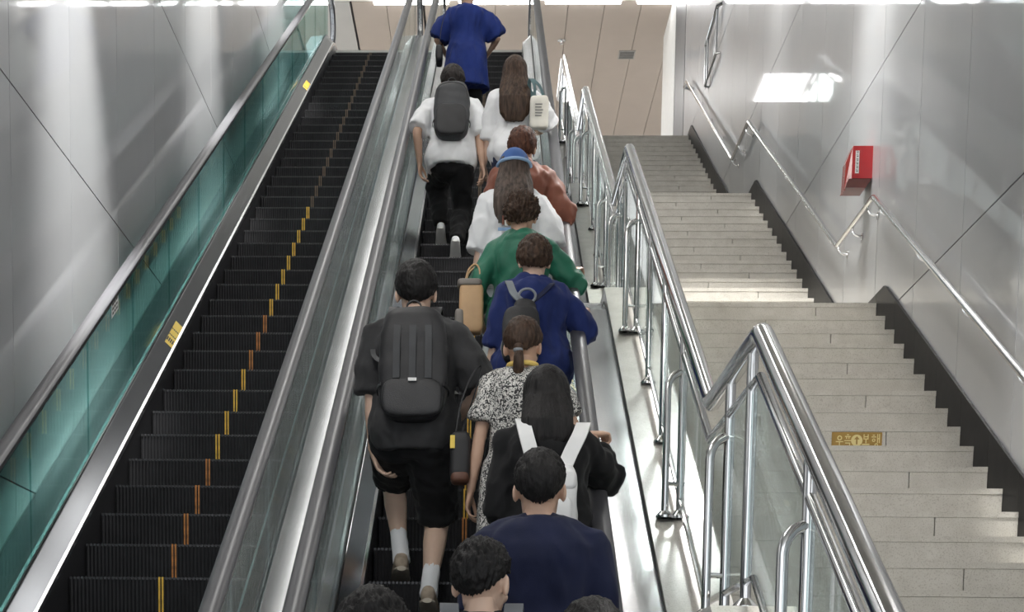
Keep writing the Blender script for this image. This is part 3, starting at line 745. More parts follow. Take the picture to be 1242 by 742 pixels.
class Person:
    """a posed figure; local frame at the feet, facing +y, x to the right"""
    def __init__(s, label, loc, H=1.65, lean=4, yaw=0, drop=.0, female=False, girth=1., feet=None, hands=None, elbows=None, head=(0, 0, 0), curl=('relaxed', 'relaxed'), handrot=(None, None), skin=None, group='people riding the escalator', sway=0., hscale=1.09, foot_dirs=((0, 1, 0), (0, 1, 0)), pelvis_y=0., shrug=0.):
        k = s.k = H/1.7; s.H = H; s.f = female
        s.loc = V3(loc); s.yaw = math.radians(yaw); s.label = label; s.group = group; s.skin = skin or SKIN
        s.sw = (.165 if female else .188)*k; s.g = girth
        s.feet = feet or ((-.09, 0, 0), (.09, 0, 0)); s.fd = [V3(d).normalized() for d in foot_dirs]
        s.P = V3((sway, pelvis_y, .93*k-drop)); a = math.radians(lean)
        s.up = V3((0, math.sin(a), math.cos(a))); s.fw = V3((0, math.cos(a), -math.sin(a))); s.rt = V3((1, 0, 0))
        s.C = s.P+s.up*.51*k
        s.S = [s.P+s.up*(.437*k+shrug)+s.rt*sg_*s.sw-s.fw*.005 for sg_ in (-1, 1)]
        hn = hands or ((-.24, .03, .72*k), (.24, .03, .72*k)); eh = elbows or ((-.5, -1, 0), (.5, -1, 0))
        s.E, s.W = [], []
        for i in (0, 1):
            e, w2 = ik(s.S[i], hn[i], .285*k, .25*k, eh[i]); s.E.append(e); s.W.append(w2)
        s.curl = curl; s.hr = handrot
        s.Hp, s.K, s.A = [], [], []
        for i, sg_ in ((0, -1), (1, 1)):
            hip = s.P+V3((sg_*.086*k, -.035*k, -.03*k)); an = V3(s.feet[i])+V3((0, 0, .085*k))-s.fd[i]*.05
            kn, an = ik(hip, an, .425*k, .42*k, V3((sg_*.12, 1, .1))); s.Hp.append(hip); s.K.append(kn); s.A.append(an)
        y, p, r = [math.radians(q) for q in head]
        s.HR = Matrix.Rotation(-y, 3, 'Z') @ Matrix.Rotation(-a*.4+p, 3, 'X') @ Matrix.Rotation(r, 3, 'Y')
        s.hs = hscale*k
        s.N0 = s.C-s.fw*.005; s.HC = V3((sway*1.0, 0, 0)); s.HC = s.P+s.up*.54*k+V3((0, .015, .098*k))
    # -- torso section at t metres (for a 1.7 m figure) above the pelvis
    TR = [(-.17, .085, .075, -.012), (-.10, .138, .112, -.014), (-.03, .168, .128, -.012), (.05, .162, .118, -.006), (.17, .138, .100, .004), (.28, .150, .108, .0), (.37, .166, .116, -.006), (.43, .165, .108, -.010), (.475, .135, .090, -.010), (.51, .085, .075, -.006), (.545, .058, .060, 0)]
    def ring(s, t, ex=0., wx=1.):
        T = s.TR; t = max(T[0][0], min(T[-1][0], t))
        for a, b in zip(T, T[1:]):
            if a[0] <= t <= b[0]:
                u = (t-a[0])/(b[0]-a[0]); rx, ry, cy = [a[i]+(b[i]-a[i])*u for i in (1, 2, 3)]; break
        if t > .2: rx *= (.9 if s.f else 1.04)
        elif s.f: rx *= 1.02 if t < .1 else .95
        return (s.P+(s.up if t > 0 else V3((0, 0, 1)))*t*s.k+s.fw*cy, s.rt*((rx*s.g*s.k+ex)*wx), s.fw*(ry*s.g*s.k+ex))
    def torso(s, mb, t0, t1, ex=0., n=10, flare=0., wx=1.):
        R = []
        for i in range(n+1):
            t = t0+(t1-t0)*i/n; fl = flare*max(0, 1-(t-t0)/.35)
            R.append(s.ring(t, ex+fl, wx))
        loft(mb, R)
    def arm_pts(s, i, f0, f1):
        J = [s.S[i], s.E[i], s.W[i]]
        def at(f): return J[0].lerp(J[1], f) if f <= 1 else J[1].lerp(J[2], f-1)
        n = max(3, int((f1-f0)*6)); return [at(f0+(f1-f0)*j/n) for j in range(n+1)], [f0+(f1-f0)*j/n for j in range(n+1)]
    def arm_r(s, f):
        k = s.k*(.9 if s.f else 1); q = [(0, .052), (.5, .045), (1, .038), (1.25, .041), (1.7, .031), (2, .025)]
        for a, b in zip(q, q[1:]):
            if a[0] <= f <= b[0]: return (a[1]+(b[1]-a[1])*(f-a[0])/(b[0]-a[0]))*k
        return .025*k
    def leg_pts(s, i, f0, f1):
        J = [s.Hp[i], s.K[i], s.A[i]]
        def at(f): return J[0].lerp(J[1], f) if f <= 1 else J[1].lerp(J[2], f-1)
        n = max(3, int((f1-f0)*6)); return [at(f0+(f1-f0)*j/n) for j in range(n+1)], [f0+(f1-f0)*j/n for j in range(n+1)]
    def leg_r(s, f):
        q = [(0, .088), (.3, .08), (.8, .06), (1, .055), (1.3, .058), (1.6, .046), (1.9, .036), (2, .036)]
        for a, b in zip(q, q[1:]):
            if a[0] <= f <= b[0]: return (a[1]+(b[1]-a[1])*(f-a[0])/(b[0]-a[0]))*s.k*s.g
        return .036*s.k
    def hand_mat(s, i):
        d = (s.W[i]-s.E[i]).normalized(); sg_ = -1 if i == 0 else 1
        if s.hr[i]: y, z = [V3(q).normalized() for q in s.hr[i]]
        else: y, z = d, V3((sg_, .15, .1))
        z = (z-y*z.dot(y)).normalized(); x = y.cross(z)
        if i == 1: x = -x
        return x, y, z
    def body(s):
        k = s.k; mb = MB()
        s.torso(mb, -.12, .545, -.012); loft(mb, [(s.N0+s.up*-.03, s.rt*.062*k, s.fw*.062*k), (s.N0+s.up*.04, s.rt*.054*k, s.fw*.056*k), (s.HC-V3((0, .012, .045*k)), s.rt*.052*k, s.fw*.056*k), (s.HC, s.rt*.04*k, s.fw*.05*k)])
        for i in (0, 1):
            taper(mb, [s.N0+s.rt*(-.03 if i == 0 else .03)*k, s.S[i]], [.045*k, .048*k])
            p, f = s.arm_pts(i, 0, 2); taper(mb, p, [s.arm_r(q) for q in f])
            p, f = s.leg_pts(i, 0, 2); taper(mb, p, [s.leg_r(q)-.004 for q in f])
            taper(mb, [s.A[i]-s.fd[i]*.02-V3((0, 0, .04*k)), s.A[i]+s.fd[i]*.09*k-V3((0, 0, .052*k)), s.A[i]+s.fd[i]*.15*k-V3((0, 0, .06*k))], [.033*k, .032*k, .024*k])
        v, n, f = eval_blob(mb, .0125, 5); parts = [(v, f)]
        # head
        mb = MB(); h = s.hs
        def E(c, r, q=None): ball(mb, V3(c)*h, tuple(x*h for x in r), q)
        E((0, -.010, .028), (.0755, .094, .093)); E((0, .016, -.030), (.064, .074, .085)); E((0, .052, -.088), (.030, .030, .022)); E((0, .018, -.07), (.058, .06, .035))
        E((0, .079, .028), (.05, .016, .012)); E((0, .089, -.064), (.025, .012, .012)); E((-.036, .066, -.03), (.024, .02, .02)); E((.036, .066, -.03), (.024, .02, .02))
        mb.tube([V3((0, .083, .022))*h, V3((0, .098, -.008))*h, V3((0, .111, -.028))*h, V3((0, .096, -.040))*h], [.007*h, .009*h, .014*h, .012*h], 10)
        for sg_ in (-1, 1): E((sg_*.080, -.006, -.008), (.010, .021, .034), Matrix.Rotation(sg_*.35, 3, 'Z') @ Matrix.Rotation(-.15, 3, 'X'))
        v, n, f = eval_blob(mb, .0062, 4)
        R3 = np.array(s.HR); v = v@R3.T+np.array(s.HC); parts.append((v, f))
        for i in (0, 1):
            hv, hf = hand(s.curl[i]); x, y, z = s.hand_mat(i)
            Mx = np.array([x, y, z]); q = (hv*k*(.94 if s.f else 1.0))@Mx+np.array(s.W[i])
            parts.append((q, [tuple(reversed(a)) for a in hf] if i == 1 else hf))
        v, f = join(parts)
        s.root = ob('person', npmesh('person', v, f), s.skin)
        s.root.location = s.loc; s.root.rotation_euler = (0, 0, s.yaw)
        tag(s.root, s.label, 'person', s.group)
        for sg_ in (-1, 1):
            mb = MB(); ball(mb, (0, 0, 0), .011*h); o = mb.build('eye', EYEM, s.root, True); o.location = s.HC+s.HR @ (V3((sg_*.031, .077, .006))*h)
        return s
    def add(s, name, mb, m, voxel=.012, smooth=4, amp=.0, freq=18., seed=1, aniso=(1, 1, .6), label=None, cut=None):
        v, n, f = eval_blob(mb, voxel, smooth)
        if amp: v = v+n*(wob(v, freq, seed, 5, aniso)*amp+(.45-np.abs(wob(v, freq*1.25, seed+5, 3, aniso)))*amp*1.1+wob(v, freq*3, seed+8, 4, aniso)*amp*.22)[:, None]
        o = ob(name, npmesh(name, v, f), m, s.root)
        if label: o['label'] = label
        return o
    def top(s, name, m, hem=-.02, sleeve=.85, ease=.018, loose=.0, flare=.0, neck=.52, amp=.006, seed=1, cuff=None, label=None, wx=1., voxel=.0115, hood=False):
        mb = MB(); k = s.k
        s.torso(mb, hem, neck, ease, 12, flare, wx)
        for i in (0, 1):
            taper(mb, [s.N0+s.rt*(-.045 if i == 0 else .045)*k-s.up*.008, s.S[i]], [.046*k+ease*.5, .05*k+ease*.7])
            if sleeve:
                p, f = s.arm_pts(i, 0, sleeve)
                r = [s.arm_r(q)+ease*.8+loose*min(1, q/.6) for q in f]
                if cuff: r[-1] = s.arm_r(f[-1])+cuff
                t0 = (p[0]-p[1]).normalized(); p = [p[0]+t0*r[0]*.6]+p; r = [r[0]*.8]+r
                mb.tube(p, r, 14)
        if hood:
            loft(mb, [(s.N0+s.up*(.03-.035*i)*k-s.fw*(.055+.02*i)*k, s.rt*(.075+.02*i)*k, s.fw*(.035+.012*i)*k) for i in range(3)])
        else:
            loft(mb, [(s.N0-s.up*.03*k, s.rt*.075*k, s.fw*.075*k), (s.N0+s.up*.022*k, s.rt*.062*k, s.fw*.064*k)])
        return s.add(name, mb, m, voxel, 3, amp, 30., seed, label=label)
    def legs(s, name, m, f1=1.93, ease=.012, amp=.006, seed=3, waist=.10, flare=0., label=None):
        mb = MB(); s.torso(mb, -.165, waist, min(ease, .015), 7)
        for i in (0, 1):
            p, f = s.leg_pts(i, .02, f1); mb.tube(p, [s.leg_r(q)+ease+flare*q/2 for q in f], 14)
        return s.add(name, mb, m, .0125, 3, amp, 26., seed, (1, 1, 1.2), label=label)
    def gown(s, name, m, z1, rx1, ry1, sleeve=.6, ease=.02, loose=.01, amp=.007, seed=4, label=None, waist=.17, cuff=None, flare=0.):
        """dress: bodice with sleeves and a skirt down to height z1"""
        mb = MB(); k = s.k; s.torso(mb, -.03, .52, ease, 12)
        c0, a0, b0 = s.ring(.0, ease); n = 7; R = []
        for i in range(n+1):
            t = i/n; cz = c0.z+(z1-c0.z)*t; foot = (s.A[0]+s.A[1])/2; cx_ = c0.x+(foot.x-c0.x)*t*.8; cy_ = c0.y+(foot.y+.03-c0.y)*t*.8
            R.append((V3((cx_, cy_, cz)), s.rt*(a0.length+(rx1-a0.length)*t), V3((0, 1, 0))*(b0.length+(ry1-b0.length)*t)))
        loft(mb, list(reversed(R)))
        for i in (0, 1):
            taper(mb, [s.N0+s.rt*(-.045 if i == 0 else .045)*k-s.up*.012, s.S[i]], [.042*k+ease*.5, .05*k+ease*.7])
            p, f = s.arm_pts(i, 0, sleeve); r = [s.arm_r(q)+ease*.8+loose*min(1, q/.5) for q in f]
            t0 = (p[0]-p[1]).normalized(); p = [p[0]+t0*r[0]*.6]+p; r = [r[0]*.8]+r; mb.tube(p, r, 14)
        return s.add(name, mb, m, .0125, 3, amp, 26., seed, (1, 1, .4), label=label)
    def shoes(s, m, sole, sock=None, sock_h=.16):
        k = s.k
        for i in (0, 1):
            d = s.fd[i]; si = d.cross(V3((0, 0, 1))).normalized(); u = si.cross(d)
            h0 = s.A[i]-u*.085*k-d*.055*k; mb = MB()
            loft(mb, [(h0+d*y*k+u*z*k, si*w2*k, u*t*k) for y, z, w2, t in ((-.012, .045, .018, .022), (.0, .05, .034, .045), (.05, .055, .038, .052), (.10, .047, .041, .044), (.16, .037, .046, .033), (.21, .032, .042, .026), (.245, .028, .026, .016))])
            taper(mb, [h0+d*.045*k+u*.06*k, h0+d*.05*k+u*.095*k], [.04*k, .038*k], False)
            sh = s.add('shoe', mb, m, .009, 3)
            mb = MB(); loft(mb, [(h0+d*y*k+u*.011*k, si*w2*k, u*.0125*k) for y, w2 in ((-.018, .022), (-.004, .037), (.05, .042), (.10, .044), (.16, .050), (.215, .046), (.255, .026))])
            so = mb.build('sole', sole, sh, True)
            if sock:
                mb = MB(); a = s.A[i]; dr = (s.K[i]-a).normalized(); mb.tube([a-dr*.03, a+dr*.04, a+dr*sock_h], [.045*k, .042*k, .043*k], 14); s.add('sock', mb, sock, .008, 2, .0015, 60., 5)
    def hair(s, m, style='short', thick=1., amp=.004, seed=1, length=.3, width=.10, nape=-56, side=-16, front=28, freq=(9, 5), tail_r=.035, part_y=0., bulge=0., hback=0.):
        h = s.hs; NA, NE = 150, 40; g = np.random.default_rng(seed)
        az = np.linspace(0, 2*np.pi, NA, endpoint=False)
        w_f = np.clip(np.sin(az), 0, 1); w_b = np.clip(-np.sin(az), 0, 1); w_s = np.abs(np.cos(az))**2
        em = front*w_f**2+nape*w_b**1.1+side*(1-w_f**2-w_b**1.1).clip(0, 1)+g.normal(size=NA)*2.0
        if style == 'long': em = em*0+front*w_f**2+(-38)*(1-w_f**2)
        u = np.linspace(0, 1, NE)
        EL = np.radians(90-(90-em)[None, :]*u[:, None]); AZ = np.repeat(az[None, :], NE, 0)
        dirs = np.stack([np.cos(EL)*np.cos(AZ), np.cos(EL)*np.sin(AZ), np.sin(EL)], -1).reshape(-1, 3)
        ax = np.array([.0755+.013*thick, .094+.013*thick, .093+.016*thick])
        r = 1/np.sqrt(((dirs/ax)**2).sum(1))
        nz = .7*wob(dirs*np.array([1, 1, .8]), freq[0], seed, 6)+.5*wob(dirs, freq[0]*2.6, seed+3, 6)
        ph = AZ.reshape(-1)+.35*wob(dirs, 5, seed+9)+.12*np.sin(EL.reshape(-1)*5); strand = (.30*np.sin(ph*17+seed)+.26*np.sin(ph*31+2*seed)+.22*np.sin(ph*47))*np.clip(np.cos(EL.reshape(-1))*1.6, 0, 1)
        edge = np.repeat(u, NA); fade = 1-.55*np.clip((edge-.75)/.25, 0, 1) if style != 'long' else np.ones_like(edge)
        out = dirs*(r+(nz+strand)*amp*fade-(1-fade)*.010*thick)[:, None]
        if bulge: out[:, 1] -= bulge*np.clip(-dirs[:, 1], 0, 1)*np.clip(1-np.abs(dirs[:, 2]-.1)*1.2, 0, 1)
        inn = dirs*(r*.84)[:, None]
        v = np.concatenate([out, inn])*h; n0 = NA*NE; f = []
        for i in range(NE-1):
            for j in range(NA):
                a, b, c, d = i*NA+j, i*NA+(j+1) % NA, (i+1)*NA+(j+1) % NA, (i+1)*NA+j
                f.append((a, d, c, b)); f.append((n0+a, n0+b, n0+c, n0+d))
        for j in range(NA):
            a, b = (NE-1)*NA+j, (NE-1)*NA+(j+1) % NA; f.append((a, n0+a, n0+b, b))
        v += np.array([0, -.010, .028])*h
        parts = [(v@np.array(s.HR).T+np.array(s.HC), f)]
        back = -s.fw
        def lock(path, wd, dp, sd, ridg=.004, seg=44):
            P = [V3(p) for p in path]; vv = []; n = len(P)
            for i in range(n):
                for j in range(seg):
                    q = 2*math.pi*j/seg; rg = 1+ridg/dp[i]*(math.sin(j*2.7+sd)+.7*math.sin(j*5.1+i*.35+sd*2))*.5
                    vv.append(P[i]+s.rt*wd[i]*math.cos(q)*(1+.25*(rg-1))+s.fw*dp[i]*math.sin(q)*rg)
            ff = [(i*seg+j, i*seg+(j+1) % seg, (i+1)*seg+(j+1) % seg, (i+1)*seg+j) for i in range(n-1) for j in range(seg)]
            ff += [tuple(range(seg-1, -1, -1)), tuple(range((n-1)*seg, n*seg))]
            parts.append((np.array([list(x) for x in vv]), ff))
        c = s.HC
        if style == 'long':
            n = 9; path, wd, dp = [], [], []
            for i in range(n):
                t = i/(n-1); z = .085*h-(length+.085)*t
                yb = -.052*h-.055*min(1, t*1.6)-.01*t-hback*min(1, max(0, t-.25)*2.5)
                path.append(c+V3((0, yb+s.up.y*z*.5, z))); wd.append((.078+(width-.078)*min(1, t*2.2))*h*(1 if t < .85 else 1-.45*(t-.85)/.15)); dp.append((.052-.022*t)*h*(1 if t < .9 else .6))
            lock(path, wd, dp, seed)
        if style == 'tail':
            b0 = c+s.HR @ (V3((0, -.100, -.030))*h)
            parts_mb = MB(); ball(parts_mb, b0, (.026*h, .022*h, .024*h)); parts.append((np.array([list(x) for x in parts_mb.v]), parts_mb.f))
            path = [b0+V3((0, -.012, -.01)), b0+V3((0, -.030, -.05)), b0+V3((0, -.032, -.10)), b0+V3((0, -.020, -length*.8)), b0+V3((0, -.012, -length))]
            lock(path, [.018*h, .024*h, .026*h, .02*h, .008*h], [.016*h, .022*h, .022*h, .016*h, .006*h], seed, .002)
        if style == 'long':
            v, f = join(parts); q = MB(); q.v = v.tolist(); q.f = f; v, nr, f = eval_blob(q, .0065, 5)
            an = np.arctan2(v[:, 0]-c.x, -(v[:, 1]-c.y)+.02); low = np.clip((c.z+.12*h-v[:, 2])/.1, 0, 1)
            v = v+nr*((.4*np.sin(an*19+seed+6*v[:, 2])+.35*np.sin(an*37+2*seed-4*v[:, 2])+.25*np.sin(an*61+9*v[:, 2]))*low*.0032)[:, None]
            parts = [(v, f)]
        v, f = join(parts); o = ob('hair', npmesh('hair', v, f), m, s.root)
        return o
    def world(s, p): return s.root.matrix_basis @ V3(p)
# ------------------------------------------------------------------ bags
def frame_root(P, name, t, back, label, cat, sidex=0., group=None):
    """an Empty standing on the wearer's back: x right, y forward, z up the spine"""
    O = P.P+P.up*t*P.k-P.fw*back+P.rt*sidex
    e = empty(name, (0, 0, 0), label, cat, group)
    M4 = Matrix(((P.rt.x, P.fw.x, P.up.x, O.x), (P.rt.y, P.fw.y, P.up.y, O.y), (P.rt.z, P.fw.z, P.up.z, O.z), (0, 0, 0, 1)))
    e.matrix_world = Matrix.Translation(P.loc) @ Matrix.Rotation(P.yaw, 4, 'Z') @ M4
    return e
def blob_part(name, mb, m, parent, voxel=.008, smooth=3, amp=0., freq=20, seed=2, label=None):
    v, n, f = eval_blob(mb, voxel, smooth)
    if amp: v = v+n*(wob(v, freq, seed)*amp)[:, None]
    o = ob(name, npmesh(name, v, f), m, parent)
    if label: o['label'] = label
    return o
def strap(name, pts, w2, th, m, parent, side=(1, 0, 0), n=4):
    """flat webbing through points (smoothed)"""
    P = [V3(p) for p in pts]; Q = []
    for i in range(len(P)-1):
        p0, p1, p2, p3 = P[max(0, i-1)], P[i], P[i+1], P[min(len(P)-1, i+2)]
        for j in range(n):
            t = j/n; Q.append(.5*((2*p1)+(p2-p0)*t+(2*p0-5*p1+4*p2-p3)*t*t+(3*p1-p0-3*p2+p3)*t**3))
    Q.append(P[-1]); mb = MB(); v = []; k = len(Q); sd = V3(side)
    for i in range(k):
        tg = (Q[min(i+1, k-1)]-Q[max(0, i-1)]).normalized(); a = (sd-tg*sd.dot(tg)).normalized(); b = tg.cross(a)
        for sx, sz in ((-1, -1), (1, -1), (1, 1), (-1, 1)): v.append(Q[i]+a*w2*sx+b*th*sz)
    f = [(i*4+j, i*4+(j+1) % 4, (i+1)*4+(j+1) % 4, (i+1)*4+j) for i in range(k-1) for j in range(4)]+[(3, 2, 1, 0), tuple(range((k-1)*4, k*4))]
    mb.add(v, f); return mb.build(name, m, parent, True)
def shoulder_straps(e, P, t, back, half, m, w2=.026, th=.006, up=.0):
    """straps from the bag top over the shoulders and back under the arms"""
    k = P.k; zs = (.505-t)*k+.05+up
    for sg_ in (-1, 1):
        x = sg_*half
        strap('shoulder_strap', [(x*.9, -.005, zs-.15), (x, back*.30, zs-.035), (x*1.05, back*.95, zs+.012), (x*1.1, back*1.55, zs-.03), (x*1.2, back*2.02, zs-.14), (x*1.35, back*1.95, zs-.30), (sg_*(half+.09), back*1.1, zs-.40)], w2, th, m, e)
# ------------------------------------------------------------------ the people, farthest first
NAVY = cloth('navy_cotton', (.009, .013, .042)); ROYAL = cloth('royal_navy_dress_cloth', (.010, .026, .150)); BLUEB = cloth('blue_blouse_cloth', (.012, .024, .115))
WHITE = cloth('white_cotton', (.80, .81, .83), .04); BLACKC = cloth('black_cotton', (.006, .006, .007), .3); CHAR = cloth('charcoal_cotton', (.034, .034, .036), .25)
RUST = cloth('rust_brown_nylon', (.215, .078, .050), .12, .55); GREEN = cloth('green_nylon', (.020, .140, .085), .12, .5); DENIM = cloth('dark_denim', (.025, .035, .075)); GREYC2 = cloth('grey_webbing', (.22, .24, .26)); PALE = cloth('pale_trouser_cloth', (.55, .58, .62)); TAN = mat('tan_leather', (.56, .36, .19), .5, 0, .08, 10., .05, 90.)
BAGB = mat('black_bag_nylon', (.012, .012, .014), .55, 0, .3, 12., .15, 300.); BAGG = mat('charcoal_bag_nylon', (.032, .034, .038), .6, 0, .2, 12., .15, 300.); BAGW = mat('white_bag_nylon', (.72, .72, .72), .5, 0, .05, 10., .08, 200.)
SOLE = mat('white_rubber_sole', (.72, .72, .70), .5); SHOEW = mat('white_shoe_mesh', (.78, .79, .81), .7); SHOEB = mat('beige_suede', (.38, .31, .24), .8, 0, .2, 30.); SHOEK = mat('black_shoe_leather', (.02, .02, .02), .4)
def patterned():
    m = bpy.data.materials.new('black_white_print_cloth'); nt, N, L = nodes(m)
    out = N('ShaderNodeOutputMaterial'); b = N('ShaderNodeBsdfPrincipled'); L(b.outputs[0], out.inputs[0]); tc = N('ShaderNodeTexCoord')
    n = N('ShaderNodeTexNoise'); n.inputs['Scale'].default_value = 62; n.inputs['Detail'].default_value = 1; n.inputs['Distortion'].default_value = 2.2; L(tc.outputs['Object'], n.inputs[0])
    r = N('ShaderNodeValToRGB'); L(n.outputs[0], r.inputs[0]); r.color_ramp.elements[0].position = .46; r.color_ramp.elements[1].position = .54
    r.color_ramp.elements[0].color = (.03, .03, .032, 1); r.color_ramp.elements[1].color = (.66, .65, .62, 1); L(r.outputs[0], b.inputs['Base Color']); b.inputs['Roughness'].default_value = .8
    return m
PATT = patterned()
RXL = CR+.604            # handrail the riders hold
def tread(k): y = 8.53+.3487*k; return y, T30*(y-7)
def stand(x, k, dy=.17): y, z = tread(k); return (x, y+dy, pz(SP, y) if y < 5 else z)

def grip(x0, k, dy, out=0.):
    """wrist resting on the rider's right handrail, in the rider's own frame"""
    y, z = tread(k); yw = y+.17+dy
    return (RXL-x0-.045+out, dy, T30*(yw-7)+.92+.022-z)
GR = ((.45, .75, .42), (-.12, -.42, .9))
# 1 navy dress
p = Person('person in a loose royal-navy dress near the top of the escalator', stand(-.31, 25), 1.62, 3, female=True, girth=1.12, hands=((-.20, .26, .98), (.21, .26, 1.0)), elbows=((-1, -.7, -.3), (1, -.7, -.3)), head=(0, -6, 0)).body()
p.gown('dress', ROYAL, .56, .25, .20, .95, .04, .05, .012, 21); p.hair(H_DARK, 'short', 1.2, .005, 1); p.legs('trousers', BLACKC, 1.9); p.shoes(SHOEK, SHOEK)
b = frame_root(p, 'shoulder_bag', .0, .03, 'small black bag hanging left of the navy dress', 'bag', -.28)
mb = MB(); rbox(mb, (0, 0, .0), (.035, .10, .085), .4); blob_part('body', mb, BAGB, b, amp=.004)
strap('strap', [(0, -.07, .06), (.03, -.06, .3), (.10, .02, .50), (.06, .10, .3), (0, .08, .06)], .009, .003, BAGB, b, (0, 1, 0))
# 2 man with the charcoal backpack, walking
y, z = tread(14)
p = Person('person in white T-shirt and black trousers walking up with a charcoal backpack', (-.353, y+.16, z), 1.64, 9, drop=.06, feet=((-.085, .36, .262), (.045, .02, .05)), foot_dirs=((0, .86, -.5), (0, .82, -.58)), hands=((-.26, .08, .80), (.26, .02, .74)), elbows=((-.6, -1, 0), (.6, -1, 0)), head=(0, -12, 0), pelvis_y=.06, girth=1.08, group='people walking up the escalator').body()
p.top('t_shirt', WHITE, -.10, .92, .03, .028, .012, amp=.007, seed=31, wx=1.05); p.legs('trousers', BLACKC, 1.93, .022, .007, 32); p.hair(H_DARK, 'short', 1.7, .004, 2, nape=-50); p.shoes(SHOEW, SOLE)
def pack(P, t, back, w2, h2, d2, m, m2, label, straps, half=.085, pocket=True, pk=.6):
    e = frame_root(P, 'backpack', t, back, label, 'backpack')
    mb = MB(); rbox(mb, (0, -d2, h2), (w2, d2, h2), .55); rbox(mb, (0, -d2*.9, h2*1.55), (w2*.9, d2*.8, h2*.5), .6); blob_part('body', mb, m, e, .009, 3, .006, 22, 5)
    if pocket:
        mb = MB(); rbox(mb, (0, -d2*2.0, h2*pk), (w2*.88, d2*.36, h2*pk*.9), .5); blob_part('front_pocket', mb, m2, e, .008, 3, .003, 25, 6)
    strap('top_handle', [(-.035, -d2*.6, h2*2.0), (-.03, -d2*.7, h2*2.0+.035), (0, -d2*.72, h2*2.0+.05), (.03, -d2*.7, h2*2.0+.035), (.035, -d2*.6, h2*2.0)], .010, .003, m2, e, (0, 1, 0))
    shoulder_straps(e, P, t, back, half, straps)
    for sg_ in (-1, 1): strap('side_strap', [(sg_*(w2+.003), -.02, h2*.55), (sg_*(w2+.006), -d2, h2*.6), (sg_*(w2*.9), -d2*2.0, h2*.62)], .008, .002, m2, e, (0, 0, 1))
    return e
b = pack(p, .05, .135, .145, .235, .06, BAGG, BAGB, 'charcoal backpack on the white T-shirt', BAGB)
strap('zip_line', [(-.13, -.125, .30), (-.10, -.125, .41), (0, -.122, .445), (.10, -.125, .41), (.13, -.125, .30)], .003, .002, BAGB, b)
# 3 long-haired woman in white with a tote
p = Person('person with long brown hair in a white blouse carrying a tote bag', stand(.153, 14), 1.60, 3, female=True, girth=1.08, hands=((-.24, .05, .76), (.235, .12, 1.10)), elbows=((-.5, -1, 0), (.3, -1, -.5)), head=(0, -4, 0), skin=SKIN2, sway=.0).body()
p.top('blouse', WHITE, -.13, 1.25, .026, .024, .02, amp=.010, seed=41, wx=1.0); p.legs('jeans', DENIM, 1.93, .014, .005, 42); p.hair(H_BROWN, 'long', 1.8, .003, 3, .42, .125, hback=.055); p.shoes(SHOEW, SOLE)
b = frame_root(p, 'tote_bag', .13, .17, 'cream printed tote bag on the shoulder of the white blouse', 'bag', .195)
mb = MB(); rbox(mb, (0, -.03, .10), (.075, .03, .13), .3); blob_part('body', mb, cloth('cream_canvas', (.66, .64, .58), .08), b, .008, 3, .003)
mb = MB()
for i in range(5): mb.box((-.032, -.0655, .06+i*.022), (.018+.006*(i % 3), -.0615, .068+i*.022))
mb.build('print', cloth('grey_print', (.25, .25, .24)), b)
for sg_ in (-1, 1): strap('strap', [(sg_*.04, -.03, .20), (-.02+sg_*.02, -.045, .30), (-.075, .0, .375), (-.07, .05, .30), (sg_*.04, .0, .20)], .011, .003, cloth('teal_strap', (.10, .16, .17)), b)
# 4 rust jacket
p = Person('person with short auburn hair in a rust-brown jacket beside the handrail', stand(.183, 7), 1.62, 5, female=True, girth=1.15, hands=((-.10, .26, 1.0), grip(.183, 7, .24, .05)), elbows=((-.6, -.8, -.5), (.35, -.7, -1)), head=(8, -6, 0), curl=('relaxed', 'grip'), handrot=(None, GR)).body()
p.top('jacket', RUST, -.12, 1.85, .032, .022, .02, .525, .012, 51, cuff=.012, wx=1.05); p.legs('trousers', BLACKC, 1.9); p.hair(H_AUB, 'short', 1.35, .005, 4, nape=-62, side=-40); p.shoes(SHOEK, SHOEK)
# 5 blue cap, white tee
p = Person('person with long hair under a blue cap in an oversized white T-shirt', stand(.122, 5), 1.63, 3, female=True, girth=1.12, hands=((-.24, .06, .80), (.23, .10, .86)), head=(-3, -4, 0), skin=SKIN2).body()
p.top('t_shirt', WHITE, -.12, 1.05, .030, .034, .05, amp=.011, seed=61, wx=1.0); p.legs('trousers', PALE, 1.9, .02); p.hair(H_ASH, 'long', 1.3, .003, 5, .36, .12, hback=.05); p.shoes(SHOEW, SOLE)
BLUCAP = cloth('blue_cap_twill', (.05, .12, .33), .1); LBLU = cloth('light_blue_band', (.30, .45, .68), .06)
h = p.hs; mb = MB(); NA = 28; v = []; f = []
for sc_ in (1., .95):
    for i in range(9):
        e_ = math.radians(90-80*i/8)
        for j in range(NA):
            a_ = 2*math.pi*j/NA; v.append(V3((.098*math.cos(e_)*math.cos(a_), .116*math.cos(e_)*math.sin(a_), .118*math.sin(e_)))*h*sc_)
nn = 9*NA
for i in range(8):
    for j in range(NA):
        q = (i*NA+j, (i+1)*NA+j, (i+1)*NA+(j+1) % NA, i*NA+(j+1) % NA); f += [q, tuple(nn+x for x in reversed(q))]
for j in range(NA): f.append((8*NA+j, nn+8*NA+j, nn+8*NA+(j+1) % NA, 8*NA+(j+1) % NA))
mb.add([p.HC+p.HR @ (x+V3((0, -.010, .032))*h) for x in v], f); capo = mb.build('cap', BLUCAP, p.root, True); capo['label'] = 'blue baseball cap'
mb = MB(); mb.tube([p.HC+p.HR @ (V3((.100*math.cos(q), -.010+.118*math.sin(q), .046))*h) for q in [math.pi+math.pi*i/16 for i in range(17)]], .010*h, 8); mb.build('cap_band', LBLU, capo, True)
